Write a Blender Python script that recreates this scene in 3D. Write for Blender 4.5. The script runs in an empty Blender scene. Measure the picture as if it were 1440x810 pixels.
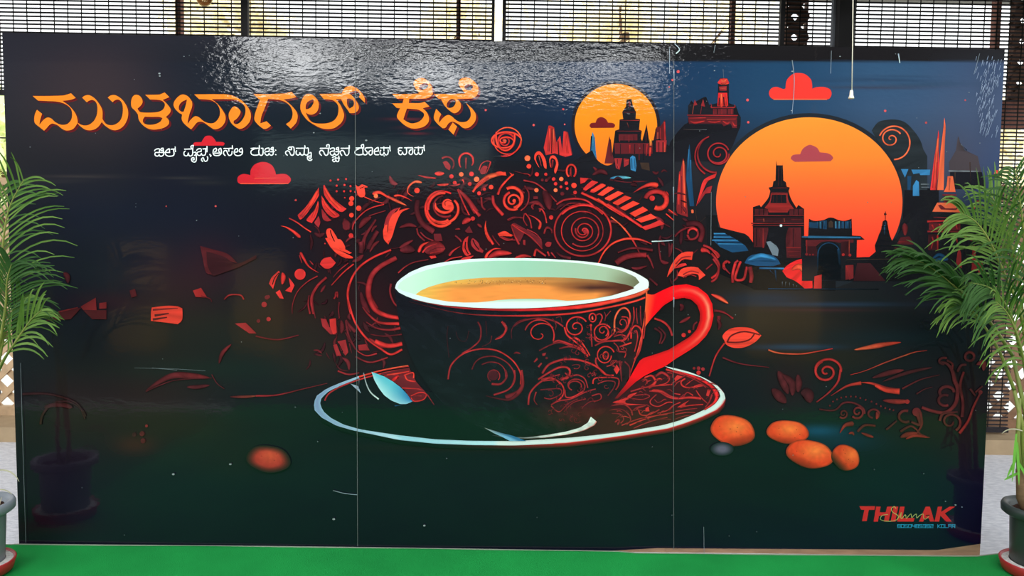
import bpy, bmesh, math, random
import numpy as np
from mathutils import Vector, Matrix, noise
from mathutils.geometry import tessellate_polygon

# ------------------------------------------------------------------ camera, sky, exposure
sc = bpy.context.scene
COL = sc.collection
F_PX = 1080.0                                   # focal length in pixels of the 1440-wide frame
AX = Vector((0.99986421, 0.01451125, 0.0078096)).normalized()      # board's width, in view axes (right, down, forward)
UP = Vector((0.00874436, -0.99788917, -0.06434861)); UP = (UP - AX * UP.dot(AX)).normalized()
FW = UP.cross(AX) * -1.0
if FW.z < 0: FW = -FW
ORG = Vector((-1.86822155, 0.97320055, 2.9115141)) + AX * 1.83       # middle of the board's foot
CAM = Vector((-ORG.dot(AX), -ORG.dot(FW), -ORG.dot(UP)))
def axis_world(v): return Vector((v.dot(AX), v.dot(FW), v.dot(UP)))
RX, DN, FD = (axis_world(Vector(v)) for v in ((1, 0, 0), (0, 1, 0), (0, 0, 1)))
cam_data = bpy.data.cameras.new('camera'); cam = bpy.data.objects.new('camera', cam_data); COL.objects.link(cam)
M3 = Matrix((RX, -DN, -FD)).transposed()
cam.matrix_world = Matrix.Translation(CAM) @ M3.to_4x4()
cam_data.sensor_width = 36.0; cam_data.lens = F_PX / 1440 * 36.0
cam_data.clip_start = 0.02; cam_data.clip_end = 200
sc.camera = cam
def ray(px, py): return (RX * ((px - 720) / F_PX) + DN * ((py - 405) / F_PX) + FD)
def at(px, py, Y):                              # where the sight line meets the upright plane y = Y
    d = ray(px, py); return CAM + d * ((Y - CAM.y) / d.y)
def on_floor(px, py, z=0.0):
    d = ray(px, py); return CAM + d * ((z - CAM.z) / d.z)

world = bpy.data.worlds.new('sky'); sc.world = world; world.use_nodes = True
nt = world.node_tree; N = nt.nodes; L = nt.links; N.clear()
wo = N.new('ShaderNodeOutputWorld'); bgn = N.new('ShaderNodeBackground')
tc = N.new('ShaderNodeTexCoord'); sep = N.new('ShaderNodeSeparateXYZ')
L.new(tc.outputs['Generated'], sep.inputs[0])
ramp = N.new('ShaderNodeValToRGB'); L.new(sep.outputs['Z'], ramp.inputs[0])
ramp.color_ramp.elements[0].position = 0.0; ramp.color_ramp.elements[0].color = (1.0, 1.0, 1.0, 1)
ramp.color_ramp.elements[1].position = 0.9; ramp.color_ramp.elements[1].color = (0.86, 0.93, 1.0, 1)
SKY = 2.02; GLOW = 20.0; BACK = 1.7
dotn = N.new('ShaderNodeVectorMath'); dotn.operation = 'DOT_PRODUCT'; dotn.inputs[1].default_value = Vector((-0.12, -0.965, 0.23)).normalized()
L.new(tc.outputs['Generated'], dotn.inputs[0])
mr = N.new('ShaderNodeMapRange'); mr.inputs['From Min'].default_value = 0.86; mr.inputs['From Max'].default_value = 0.99
mr.inputs['To Min'].default_value = SKY; mr.inputs['To Max'].default_value = GLOW
L.new(dotn.outputs['Value'], mr.inputs['Value'])
dot2 = N.new('ShaderNodeVectorMath'); dot2.operation = 'DOT_PRODUCT'; dot2.inputs[1].default_value = Vector((0, 0.97, 0.24)).normalized()
L.new(tc.outputs['Generated'], dot2.inputs[0])
mr2 = N.new('ShaderNodeMapRange'); mr2.inputs['From Min'].default_value = 0.45; mr2.inputs['From Max'].default_value = 0.98
mr2.inputs['To Min'].default_value = 0.0; mr2.inputs['To Max'].default_value = BACK - SKY
L.new(dot2.outputs['Value'], mr2.inputs['Value'])
addn = N.new('ShaderNodeMath'); addn.operation = 'ADD'; L.new(mr.outputs[0], addn.inputs[0]); L.new(mr2.outputs[0], addn.inputs[1])
L.new(ramp.outputs[0], bgn.inputs['Color']); L.new(addn.outputs[0], bgn.inputs['Strength'])
L.new(bgn.outputs[0], wo.inputs[0])
sc.view_settings.view_transform = 'Standard'; sc.view_settings.look = 'None'
sc.view_settings.exposure = 0.0; sc.view_settings.gamma = 1.0; sc.view_settings.use_curve_mapping = False
sc.cycles.max_bounces = 6; sc.cycles.diffuse_bounces = 3; sc.cycles.glossy_bounces = 3
sc.cycles.use_denoising = True

# ------------------------------------------------------------------ helpers
def lin(c):
    return tuple(((v / 255) / 12.92 if v / 255 <= 0.04045 else ((v / 255 + 0.055) / 1.055) ** 2.4) for v in c)
def mat(name, rgb, rough=0.6, spec=0.5, metallic=0.0, var=0.0, vscale=8.0, bump=0.0, bscale=60.0, stretch=(1, 1, 1), rgb2=None):
    m = bpy.data.materials.new(name); m.use_nodes = True
    t = m.node_tree; b = t.nodes['Principled BSDF']
    b.inputs['Roughness'].default_value = rough; b.inputs['Specular IOR Level'].default_value = spec; b.inputs['Metallic'].default_value = metallic
    c = lin(rgb); b.inputs['Base Color'].default_value = (*c, 1)
    g = t.nodes.new('ShaderNodeNewGeometry'); mp = t.nodes.new('ShaderNodeMapping'); mp.inputs['Scale'].default_value = stretch
    t.links.new(g.outputs['Position'], mp.inputs[0])
    if var or rgb2:
        nz = t.nodes.new('ShaderNodeTexNoise'); nz.inputs['Scale'].default_value = vscale; nz.inputs['Detail'].default_value = 6
        t.links.new(mp.outputs[0], nz.inputs['Vector'])
        cr = t.nodes.new('ShaderNodeValToRGB'); cr.color_ramp.elements[0].position = 0.3; cr.color_ramp.elements[1].position = 0.7
        c2 = lin(rgb2) if rgb2 else tuple(v * (1 + var) for v in c)
        c1 = c if rgb2 else tuple(v * (1 - var) for v in c)
        cr.color_ramp.elements[0].color = (*c1, 1); cr.color_ramp.elements[1].color = (*c2, 1)
        t.links.new(nz.outputs[0], cr.inputs[0]); t.links.new(cr.outputs[0], b.inputs['Base Color'])
    if bump:
        n2 = t.nodes.new('ShaderNodeTexNoise'); n2.inputs['Scale'].default_value = bscale; n2.inputs['Detail'].default_value = 5
        t.links.new(mp.outputs[0], n2.inputs['Vector'])
        bp = t.nodes.new('ShaderNodeBump'); bp.inputs['Strength'].default_value = bump; bp.inputs['Distance'].default_value = 0.01
        t.links.new(n2.outputs[0], bp.inputs['Height']); t.links.new(bp.outputs[0], b.inputs['Normal'])
    return m
def link(name, me, m=None, parent=None):
    o = bpy.data.objects.new(name, me); COL.objects.link(o)
    if m is not None: me.materials.append(m)
    if parent is not None: o.parent = parent
    return o
def tag(o, label=None, cat=None, group=None, kind=None):
    if label: o['label'] = label
    if cat: o['category'] = cat
    if group: o['group'] = group
    if kind: o['kind'] = kind
    return o
def empty(name, loc=(0, 0, 0)):
    o = bpy.data.objects.new(name, None); COL.objects.link(o); o.location = loc; o.empty_display_size = 0.1; return o
class MB:
    def __init__(s): s.v = []; s.f = []; s.m = []
    def add(s, verts, faces, mi=0):
        k = len(s.v); s.v += [tuple(p) for p in verts]; s.f += [tuple(i + k for i in f) for f in faces]; s.m += [mi] * len(faces)
    def box(s, a, b, mi=0):
        (x0, y0, z0), (x1, y1, z1) = a, b
        s.add([(x0, y0, z0), (x1, y0, z0), (x1, y1, z0), (x0, y1, z0), (x0, y0, z1), (x1, y0, z1), (x1, y1, z1), (x0, y1, z1)],
              [(0, 3, 2, 1), (4, 5, 6, 7), (0, 1, 5, 4), (1, 2, 6, 5), (2, 3, 7, 6), (3, 0, 4, 7)], mi)
    def bar(s, p, q, w, d, mi=0, n=Vector((0, 1, 0))):
        p, q = Vector(p), Vector(q); t = (q - p).normalized(); u = t.cross(n).normalized() * (w / 2); k = n.normalized() * (d / 2)
        vs = [p - u - k, p + u - k, p + u + k, p - u + k, q - u - k, q + u - k, q + u + k, q - u + k]
        s.add(vs, [(0, 3, 2, 1), (4, 5, 6, 7), (0, 1, 5, 4), (1, 2, 6, 5), (2, 3, 7, 6), (3, 0, 4, 7)], mi)
    def tube(s, pts, radii, seg=8, mi=0, caps=True):
        pts = [Vector(p) for p in pts]; n = len(pts)
        if not hasattr(radii, '__len__'): radii = [radii] * n
        vs = []; prev = None
        for i, p in enumerate(pts):
            t = (pts[min(i + 1, n - 1)] - pts[max(i - 1, 0)]).normalized()
            if prev is None: a = t.orthogonal().normalized()
            else: a = (prev - t * prev.dot(t)).normalized()
            prev = a; b = t.cross(a)
            for k in range(seg):
                an = 2 * math.pi * k / seg; vs.append(p + (a * math.cos(an) + b * math.sin(an)) * radii[i])
        fs = [(i * seg + k, i * seg + (k + 1) % seg, (i + 1) * seg + (k + 1) % seg, (i + 1) * seg + k) for i in range(n - 1) for k in range(seg)]
        if caps: fs += [tuple(range(seg))[::-1], tuple((n - 1) * seg + k for k in range(seg))]
        s.add(vs, fs, mi)
    def lathe(s, prof, c=(0, 0, 0), seg=40, mi=0, wob=0.0):
        n = len(prof); vs = []
        for r, z in prof:
            for k in range(seg):
                an = 2 * math.pi * k / seg; vs.append((c[0] + r * math.cos(an), c[1] + r * math.sin(an), c[2] + z))
        s.add(vs, [(i * seg + k, i * seg + (k + 1) % seg, (i + 1) * seg + (k + 1) % seg, (i + 1) * seg + k) for i in range(n - 1) for k in range(seg)], mi)
    def build(s, name, m, parent=None, smooth=False):
        me = bpy.data.meshes.new(name); me.from_pydata(s.v, [], s.f)
        ms = m if isinstance(m, (list, tuple)) else [m]
        for x in ms: me.materials.append(x)
        if len(ms) > 1: me.polygons.foreach_set('material_index', s.m)
        if smooth: me.polygons.foreach_set('use_smooth', [True] * len(me.polygons))
        me.update(); o = bpy.data.objects.new(name, me); COL.objects.link(o)
        if parent is not None: o.parent = parent
        return o
def struct(o): o['kind'] = 'structure'; return o
# ------------------------------------------------------------------ the place
M_FLOOR = mat('trowelled_concrete', (200, 200, 206), 0.75, 0.3, vscale=26, stretch=(1, 2.6, 1), rgb2=(236, 235, 238), bump=0.5, bscale=42)
M_DARK = mat('reflected_dark_floor', (58, 78, 66), 0.8, 0.2, var=.1, vscale=3)
M_KERB = mat('kerb_cement', (168, 146, 116), 0.85, 0.2, var=.12, vscale=9)
M_OUT = mat('sunlit_terrace', (236, 234, 226), 0.9, 0.1, var=.04, vscale=2)
M_ROOF = mat('roof_sheet', (120, 118, 112), 0.8, 0.2, var=.06, vscale=3)
M_REAR = mat('reflected_dark_wall', (44, 38, 34), 0.9, 0.1, var=.1, vscale=3)
M_TEAL = mat('reflected_teal_band', (196, 224, 220), 0.9, 0.1, var=.12, vscale=2.0)
M_OCHRE = mat('reflected_ochre', (204, 162, 92), 0.9, 0.1, var=.1, vscale=4)
M_STEEL = mat('painted_steel', (38, 36, 40), 0.5, 0.4, var=.1, vscale=20)
M_STEELG = mat('grey_painted_steel', (132, 138, 148), 0.5, 0.4, var=.06, vscale=12)
M_BROWN = mat('brown_timber', (136, 86, 72), 0.7, 0.3, var=.2, vscale=12, stretch=(6, 1, 1))
def slab(name, a, b, m): g = MB(); g.box(a, b); return struct(g.build(name, m))
slab('floor', (-14, -2.4, -0.12), (14, 1.42, 0.0), M_FLOOR); slab('floor', (-14, -14, -0.12), (14, -2.4, 0.0), M_DARK)  # second slab added behind the camera, dark to dim its reflection
slab('trim_1', (-6, 1.42, 0.0), (6, 1.80, 0.085), M_KERB)
slab('ground', (-40, 1.80, -0.4), (40, 60, -0.05), M_OUT)
slab('ceiling', (-9, -0.22, 2.80), (9, 2.4, 2.92), M_ROOF)
slab('trim_2', (-9, -0.22, 2.66), (9, -0.10, 2.80), M_BROWN)
# added unseen wall, slotted and coloured for what the board's gloss mirrors
RY = -9.0
def rear(name, x0, x1, z0, z1, m, d=0.3): return slab(name, (x0, RY - d, z0), (x1, RY, z1), m)
rear('added_wall', -14, 14, 0.0, 1.95, M_REAR)
rear('added_wall', -14, -4.2, 1.95, 5.4, M_REAR); rear('added_wall', 2.4, 14, 1.95, 5.4, M_REAR)
rear('added_wall', -4.2, -3.8, 1.95, 3.50, M_REAR); rear('added_wall', -3.8, -0.3, 1.95, 2.68, M_TEAL); rear('added_wall', -0.3, 2.4, 1.95, 3.64, M_REAR)  # pale teal band added for its sheen on the board
rear('added_wall', -3.8, -0.3, 2.68, 3.50, M_REAR)
rear('added_wall', -4.2, -2.2, 4.42, 5.4, M_REAR); rear('added_trim', -2.2, 2.4, 4.02, 4.30, M_ROOF); rear('added_wall', -2.2, 2.4, 4.30, 5.4, M_REAR)  # added pieces that close the top of the reflected slot
for x, w in ((-3.55, .03), (-2.85, .04), (-2.2, .10), (-0.55, .04)): rear('reflection_block', x - w, x + w, 3.50, 4.0, M_REAR)  # added bars that break up the slot's reflection
slab('reflection_block', (-4.0, -5.2, 0), (-3.55, -4.9, 1.08), M_OCHRE); slab('reflection_block', (-2.76, -5.2, 0), (-2.34, -4.9, .98), M_OCHRE)  # added ochre blocks, standing in for people reflected in the board
slab('reflection_block', (2.55, -5.2, 0), (3.2, -4.9, .92), M_OCHRE)
# ---- posts of the screen
YB = 1.55
def X_at(px, Y=YB, py=30): return at(px, py, Y).x
def post(name, x0, x1, Y, d, m, label, z0=0.085, z1=2.80, grp=None, cat='post'):
    g = MB(); g.box((X_at(x0, Y), Y - d / 2, z0), (X_at(x1, Y), Y + d / 2, z1)); o = g.build(name, m); return tag(o, label, cat, grp)
post('steel_post', 340, 349.5, 1.50, .03, M_STEEL, 'dark steel post between the first and second blinds from the left')
post('steel_post', 691.5, 695.5, 1.50, .03, M_STEEL, 'thin dark post just left of the white gap at the top centre')
post('steel_post', 706.5, 711.5, 1.50, .03, M_STEEL, 'thin dark post just right of the white gap at the top centre')
post('steel_post', 1096.5, 1102.5, 1.50, .03, M_STEEL, 'thin dark post beside the narrow brown lattice strip')
post('steel_post', 1170, 1177, 1.50, .03, M_STEELG, 'pale grey steel post beside the wide black post')
post('steel_post', 1177.5, 1199.5, 1.46, .05, M_STEEL, 'wide black post behind the hanging pull cord')
post('timber_post', 249, 256.5, 1.78, .05, M_BROWN, 'reddish brown post behind the blind at upper left')
post('timber_post', 642, 647.5, 1.78, .05, M_BROWN, 'thin brown post behind the blind left of the white gap')
post('timber_post', 1026.5, 1032.5, 1.78, .05, M_BROWN, 'thin brown post behind the blind right of centre')
post('timber_post', 1397, 1404, 1.78, .05, M_BROWN, 'olive brown post behind the blind above the right end of the board')
# ------------------------------------------------------------------ the printed artwork: drawn shapes on the board
PAL = dict(O=(243, 130, 38), M=(112, 30, 32), a=(240, 66, 50), b=(208, 50, 48), c=(152, 42, 46), d=(104, 34, 40), e=(68, 28, 34), f=(46, 25, 30),
           o=(242, 106, 66), k=(17, 21, 26), h=(28, 28, 34), w=(240, 246, 246), n=(27, 52, 84), u=(58, 128, 178), v=(32, 72, 108), t=(120, 205, 214),
           y=(250, 168, 52), r=(236, 42, 44), q=(196, 84, 60), g=(150, 165, 180), x=(120, 128, 132), m=(214, 232, 222), s=(204, 38, 48), R=(226, 56, 48), G=(25, 26, 30), Q=(104, 108, 106), K=(206, 40, 46), j=(70, 52, 44), L=(166, 66, 74), H=(40, 46, 50), T=(70, 62, 66))
def C(c): return PAL[c] if isinstance(c, str) else c
def B(px, py):
    d = ray(px, py); k = -CAM.y / d.y
    return (CAM.x + d.x * k, CAM.z + d.z * k)
def catmull(pts, closed, n):
    out = []; N_ = len(pts)
    for i in range(N_ if closed else N_ - 1):
        g = (lambda k: pts[k % N_]) if closed else (lambda k: pts[min(max(k, 0), N_ - 1)])
        a, b, c, d = g(i - 1), g(i), g(i + 1), g(i + 2)
        for j in range(n):
            t = j / n; t2 = t * t; t3 = t2 * t
            out.append(tuple(0.5 * (2 * b[k] + (c[k] - a[k]) * t + (2 * a[k] - 5 * b[k] + 4 * c[k] - d[k]) * t2 + (3 * b[k] - a[k] - 3 * c[k] + d[k]) * t3) for k in (0, 1)))
    if not closed: out.append(pts[-1])
    return out
def outline(toks, n=5):
    pts = []; cor = []
    for t in toks:
        c = t.endswith('!'); x, y = t.rstrip('!').split(','); pts.append((float(x), float(y))); cor.append(c)
    ks = [i for i, c in enumerate(cor) if c]
    if not ks: return catmull(pts, True, n)
    pts = pts[ks[0]:] + pts[:ks[0]]; cor = cor[ks[0]:] + cor[:ks[0]]; pts.append(pts[0]); cor.append(True)
    out = []; run = [pts[0]]
    for p, c in zip(pts[1:], cor[1:]):
        run.append(p)
        if c:
            out += (catmull(run, False, n)[:-1] if len(run) > 2 else run[:-1]); run = [p]
    return out
class Sheet:
    """Shapes of printed colour, each a hair in front of the one before; one mesh in the end."""
    def __init__(s, base): s.v = []; s.f = []; s.c = []; s.y = -base; s.O = (0, 0, 1); s.brush = False; s.dim = 1.0
    def win(s, ox, oy, k): s.O = (ox, oy, k); return s
    def P(s, p): return (s.O[0] + p[0] / s.O[2], s.O[1] + p[1] / s.O[2])
    def put(s, pts, faces, cols):
        k = len(s.v); s.y -= 4e-6
        for p in pts:
            X, Z = B(*s.P(p)); s.v.append((X, s.y, Z))
        s.f += [tuple(i + k for i in f) for f in faces]
        for p, c in zip(pts, cols):
            c = C(c)
            if s.dim != 1.0: c = tuple(24 + (v - 24) * s.dim if v > 24 else v for v in c)
            if s.brush:      # uneven ink, as in a brushed drawing
                X, Y = s.P(p); q = 1 + 0.22 * noise.noise(Vector((X * .11, Y * .11, 7.3))) + 0.16 * noise.noise(Vector((X * .45, Y * .45, 2.1))); c = tuple(min(v * q, 255) for v in c)
            s.c.append(lin(c))
    def poly(s, loops, col, off=(0, 0)):
        loops = [[(x + off[0] * s.O[2], y + off[1] * s.O[2]) for x, y in l] for l in loops]
        flat = [p for l in loops for p in l]
        tris = tessellate_polygon([[Vector((x, y, 0)) for x, y in l] for l in loops])
        fn = col if callable(col) else (lambda x, y: C(col))
        s.put(flat, tris, [fn(*s.P(p)) for p in flat])
    def stroke(s, pts, wf, c0, c1, n=6, smooth=True):
        if smooth and len(pts) > 2: pts = catmull(pts, False, n)
        elif len(pts) == 2: pts = [tuple(pts[0][k] + (pts[1][k] - pts[0][k]) * i / 6 for k in (0, 1)) for i in range(7)]
        m = len(pts); a, b = [], []
        c0, c1 = C(c0), C(c1); cols = []
        if s.brush:
            AC = ((-1, .50), (-.5, .92), (.15, 1.06), (.6, .90), (1, .45)); V = []; cs = []
            for o, fct in AC:
                for i, p in enumerate(pts):
                    q0, q1 = pts[max(i - 1, 0)], pts[min(i + 1, m - 1)]; dx, dy = q1[0] - q0[0], q1[1] - q0[1]; l = math.hypot(dx, dy) or 1
                    t = i / (m - 1); w = max(wf(t), 0.02) * 0.56 * o; V.append((p[0] - dy / l * w, p[1] + dx / l * w))
                    cs.append(tuple((c0[k] + (c1[k] - c0[k]) * t) * fct for k in range(3)))
            s.put(V, [(r * m + i, r * m + i + 1, (r + 1) * m + i + 1, (r + 1) * m + i) for r in range(4) for i in range(m - 1)], cs); return
        for i, p in enumerate(pts):
            q0, q1 = pts[max(i - 1, 0)], pts[min(i + 1, m - 1)]
            dx, dy = q1[0] - q0[0], q1[1] - q0[1]; l = math.hypot(dx, dy) or 1
            t = i / (m - 1); w = max(wf(t), 0.02) / 2
            a.append((p[0] - dy / l * w, p[1] + dx / l * w)); b.append((p[0] + dy / l * w, p[1] - dx / l * w))
            cols.append(tuple(c0[k] + (c1[k] - c0[k]) * t for k in range(3)))
        s.put(a + b, [(i, i + 1, m + i + 1, m + i) for i in range(m - 1)], cols + cols)
    def disc(s, c, x, y, rx, ry=None, n=18):
        ry = ry or rx
        s.put([(x + rx * math.cos(2 * math.pi * i / n), y + ry * math.sin(2 * math.pi * i / n)) for i in range(n)], [tuple(range(n))], [C(c)] * n)
    def soft(s, x, y, rx, ry, c, bgc, n=24, p=1.6, core=0.0):
        """a soft-edged printed spot: colour c in the middle fading to bgc"""
        rings = 7; pts = [(x, y)]; cols = [C(c)]; fs = []
        for j in range(1, rings + 1):
            t = j / rings; u = 0 if t < core else ((t - core) / (1 - core)) ** p
            for i in range(n):
                an = 2 * math.pi * i / n; pts.append((x + rx * t * math.cos(an), y + ry * t * math.sin(an)))
                cols.append(tuple(C(c)[k] + (C(bgc)[k] - C(c)[k]) * u for k in range(3)))
        fs += [(0, 1 + i, 1 + (i + 1) % n) for i in range(n)]
        for j in range(rings - 1):
            fs += [(1 + j * n + i, 1 + (j + 1) * n + i, 1 + (j + 1) * n + (i + 1) % n, 1 + j * n + (i + 1) % n) for i in range(n)]
        s.put(pts, fs, cols)
    def loft(s, A, Bs, colf, n=10, m=60):
        """grid between two polylines (resampled to m), n steps across; colf(u along, v across, px, py)"""
        def res(P):
            d = [0]
            for p, q in zip(P, P[1:]): d.append(d[-1] + math.hypot(q[0] - p[0], q[1] - p[1]))
            return [(float(np.interp(d[-1] * i / (m - 1), d, [p[0] for p in P])), float(np.interp(d[-1] * i / (m - 1), d, [p[1] for p in P]))) for i in range(m)]
        A, Bs = res(A), res(Bs); pts = []; cols = []
        for j in range(n + 1):
            v = j / n
            for i in range(m):
                p = (A[i][0] + (Bs[i][0] - A[i][0]) * v, A[i][1] + (Bs[i][1] - A[i][1]) * v)
                pts.append(p); cols.append(colf(i / (m - 1), v, *s.P(p)))
        s.put(pts, [(j * m + i, j * m + i + 1, (j + 1) * m + i + 1, (j + 1) * m + i) for j in range(n) for i in range(m - 1)], cols)
    def draw(s, text):
        pt = lambda t: tuple(float(v) for v in t.split(','))
        for ln in text.strip().splitlines():
            t = ln.split()
            if not t: continue
            k = t[0]
            if k == 'D': s.dim = float(t[1])
            elif k == 'W': s.win(float(t[1]), float(t[2]), float(t[3]))
            elif k == 's':
                w0, w1 = float(t[1]), float(t[2]); s.stroke([pt(q) for q in t[5:]], lambda u: w0 + (w1 - w0) * u, t[3], t[4])
            elif k == 'l':
                w = float(t[1]); s.stroke([pt(q) for q in t[4:]], lambda u: w * math.sin(math.pi * min(max(u, 0), 1)) ** 0.75, t[2], t[3])
            elif k == 'h':   # a comma: thick head, thin tail
                w = float(t[1]); s.stroke([pt(q) for q in t[4:]], lambda u: w * (min(1, u * 8) ** 0.5) * (1 - u) ** 0.8, t[2], t[3])
            elif k == 'p': s.poly([outline(t[2:])], t[1])
            elif k == 'd':
                for q in t[3:]: s.disc(t[1], *pt(q), float(t[2]))
            elif k == 'S':
                w, (cx, cy), r0, r1, a0, a1 = float(t[1]), pt(t[4]), *map(float, t[5:9]); ky = float(t[9]) if len(t) > 9 else 1.0
                n = max(8, int(abs(a1 - a0) / 14)); P_ = []
                for i in range(n + 1):
                    u = i / n; r = r0 + (r1 - r0) * u; an = math.radians(a0 + (a1 - a0) * u); P_.append((cx + r * math.cos(an), cy + ky * r * math.sin(an)))
                s.stroke(P_, lambda u: w * (0.75 + 0.25 * u), t[2], t[3], n=2)
            elif k == 'A':
                w, (cx, cy), (rx, ry), a0, a1 = float(t[1]), pt(t[4]), pt(t[5]), *map(float, ' '.join(t[6:8]).replace(',', ' ').split()[:2])
                n = max(8, int(abs(a1 - a0) / 14)); P_ = [(cx + rx * math.cos(math.radians(a0 + (a1 - a0) * i / n)), cy + ry * math.sin(math.radians(a0 + (a1 - a0) * i / n))) for i in range(n + 1)]
                s.stroke(P_, lambda u: w, t[2], t[3], n=2)
    def build(s, name, m, parent, label=None):
        me = bpy.data.meshes.new(name); me.from_pydata(s.v, [], s.f)
        at_ = me.attributes.new('pigment', 'FLOAT_COLOR', 'POINT')
        at_.data.foreach_set('color', np.array([(*c, 1) for c in s.c], dtype=np.float32).ravel())
        me.materials.append(m); me.update()
        bm = bmesh.new(); bm.from_mesh(me)
        for f in bm.faces:
            if f.normal.y > 0: f.normal_flip()
        bm.to_mesh(me); bm.free()
        o = bpy.data.objects.new(name, me); COL.objects.link(o); o.parent = parent
        if label: o['label'] = label
        return o
# ---- title lettering
T1 = [  # (window, outlines: first the letter, then its counters)
 ((40, 110, 9), ["55,225! 250,225 420,220 480,210 540,190! 600,250! 530,275 430,287! 500,335 560,395 605,465 625,545 610,590 570,640 520,660 470,660 420,635 370,595 310,575 270,590 235,630 200,665! 150,625 85,570 75,510 85,450 110,400! 175,450! 150,530 140,590! 190,530 240,498 290,510 340,555 400,585 450,590 500,575 540,530 555,470 545,400 510,355 450,320 370,298 250,290 125,285!"]),
 ((40, 110, 9), ["680,245! 720,220 770,215 840,255 900,330 935,400 940,470 935,530 920,570 880,620 830,650 770,660 710,645 650,600 620,560! 660,585 710,598 770,588 830,540 865,470 875,400 870,340 850,295 810,275 770,285 740,305!"]),
 ((40, 110, 9), ["1005,245! 1045,218 1100,215 1170,255 1225,320 1260,400 1262,480 1240,550 1200,610 1140,650 1080,658 1020,635 960,590 925,545! 938,515! 980,575 1040,595 1100,585 1160,540 1190,470 1197,390 1190,330 1165,285 1130,270 1090,283 1068,305!"]),
 ((170, 110, 9), ["310,210! 480,208 520,195 555,180! 615,240! 530,275! 580,320 625,380 630,420 610,455 570,490! 600,520 612,555 600,590 550,625 480,645 400,650 330,630 270,585 230,530 220,480 215,455 180,410 140,370 130,320 138,260 165,220 200,210 240,225 270,265 275,310 250,350 212,385! 240,425 300,435 400,435 480,425 530,400 555,360 555,320 520,285 450,272 370,270!", "305,488! 400,490 480,490 528,505! 500,550 440,580 370,590 310,580 282,555 282,520"]),
 ((170, 110, 9), ["800,207 850,230 890,280 903,310 900,370 870,450 850,540 845,580! 890,520 940,482 990,495 1050,545 1120,570 1180,565 1230,520 1255,460 1250,390 1220,330 1170,290 1110,272 990,265! 930,205! 1100,205! 1160,275! 1230,330 1290,410 1325,480 1320,550 1280,610 1230,640 1180,645 1120,610 1050,560 1000,550 960,565 920,615 890,648! 840,610 790,560 770,510 775,460 740,440 690,390 668,340 680,290 720,240 760,212", "838,270! 820,350 795,425! 760,420 735,390 740,340 780,295"]),
 ((310, 110, 9), ["-330,205! 0,203 100,208 190,235 280,290 350,370 385,450 380,530 340,590 290,630 240,640 190,615 140,570 110,510 107,450 130,400 160,365 190,358 230,385 255,420 245,460 210,510 168,540! 172,570 205,582 250,560 290,510 315,450 318,390 300,345 250,300 180,272 100,265 -20,265 -260,265!"]),
 ((310, 110, 9), ["420,200! 600,202 800,195 860,182 900,172! 960,237! 900,255 800,268! 860,310 930,380 970,440 978,500 955,570 890,638! 830,580! 880,545 910,490 912,420 880,350 820,300 740,275 605,262! 560,380 520,480 505,572! 585,545! 640,600! 600,630 560,642 520,625 460,570 430,520 440,450 470,360 505,268! 485,265!"]),
 ((400, 110, 9), ["290,200 340,205 390,240 430,300 435,360 415,420 370,455 320,460 270,435! 290,480 320,530 370,565 450,575 540,570 620,540 670,480 685,410 680,350 650,305 600,275 500,265! 445,200! 620,198! 650,265! 705,335 745,420 755,480 730,550 680,600 620,635 540,643 460,630 380,590 300,540 240,470 205,400 205,330 225,270 255,220", "365,265! 370,310 340,365 300,390 270,392! 272,340 300,295"]),
 ((400, 110, 9), ["445,200! 620,198 725,195! 760,130 800,105 850,98 920,130 980,190 1015,250 1018,310! 945,240! 955,200 930,168 880,162 815,190! 860,225 910,290 940,350 935,400 900,435 860,442 825,440! 800,400 750,330 720,265! 500,265!", "790,262! 830,258 865,275 882,315 870,355 825,385! 795,340"]),
 ((540, 100, 9), ["105,290! 300,292 450,285! 400,220 375,170 390,120 440,92 500,92 560,130 600,190 610,240 620,290! 570,335 500,350 320,350! 315,405! 450,405 515,388! 575,448! 490,470! 540,520 570,590 560,650 510,700 430,725 350,725 270,690 200,630 165,580 175,530 205,470! 160,465! 105,410! 235,408! 250,350! 165,348!", "545,150! 560,190 530,225 480,240 445,225! 450,190 490,160", "290,475! 360,480 440,490 500,530 505,570 470,620 420,650 350,662 290,640 245,610!"]),
 ((540, 100, 9), ["630,290! 850,290 1030,285! 970,210 945,160 960,110 1010,85 1070,85 1130,120 1180,180 1195,240 1180,300 1130,340 1060,350 920,350! 960,390 975,440 960,490 920,525 880,530 830,500 770,440 735,380 725,350! 690,350!", "1100,170! 1130,195 1100,245! 1050,240 1020,215 1025,185 1060,165", "860,352 905,370 905,410 880,450 835,467 800,455 795,415 820,375"]),
 ((540, 100, 9), ["1040,405! 1100,460 1150,520 1165,580 1150,640 1110,690 1060,720 1000,718 940,670 870,640 820,660 780,715 740,722! 680,670 635,610 635,560 650,510 662,480! 725,545! 700,600 695,655! 750,590 810,555 860,575 910,620 970,645 1040,640 1085,600 1100,550 1090,490!"]),
 ((540, 100, 9), ["870,650! 925,700! 880,805! 815,740!"]),
]
title = Sheet(0.0006)
for off, c in (((2.9, 2.7), (104, 30, 34)), ((2.2, 2.0), (96, 27, 31)), ((1.5, 1.4), (88, 25, 29)), ((0.8, 0.7), (78, 22, 26)), ((-0.5, -0.5), (62, 20, 24)), ((0, 0), 'O')):
    for w, ls in T1: title.win(*w).poly([outline(l.split(), 4) for l in ls], c, off)

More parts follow.
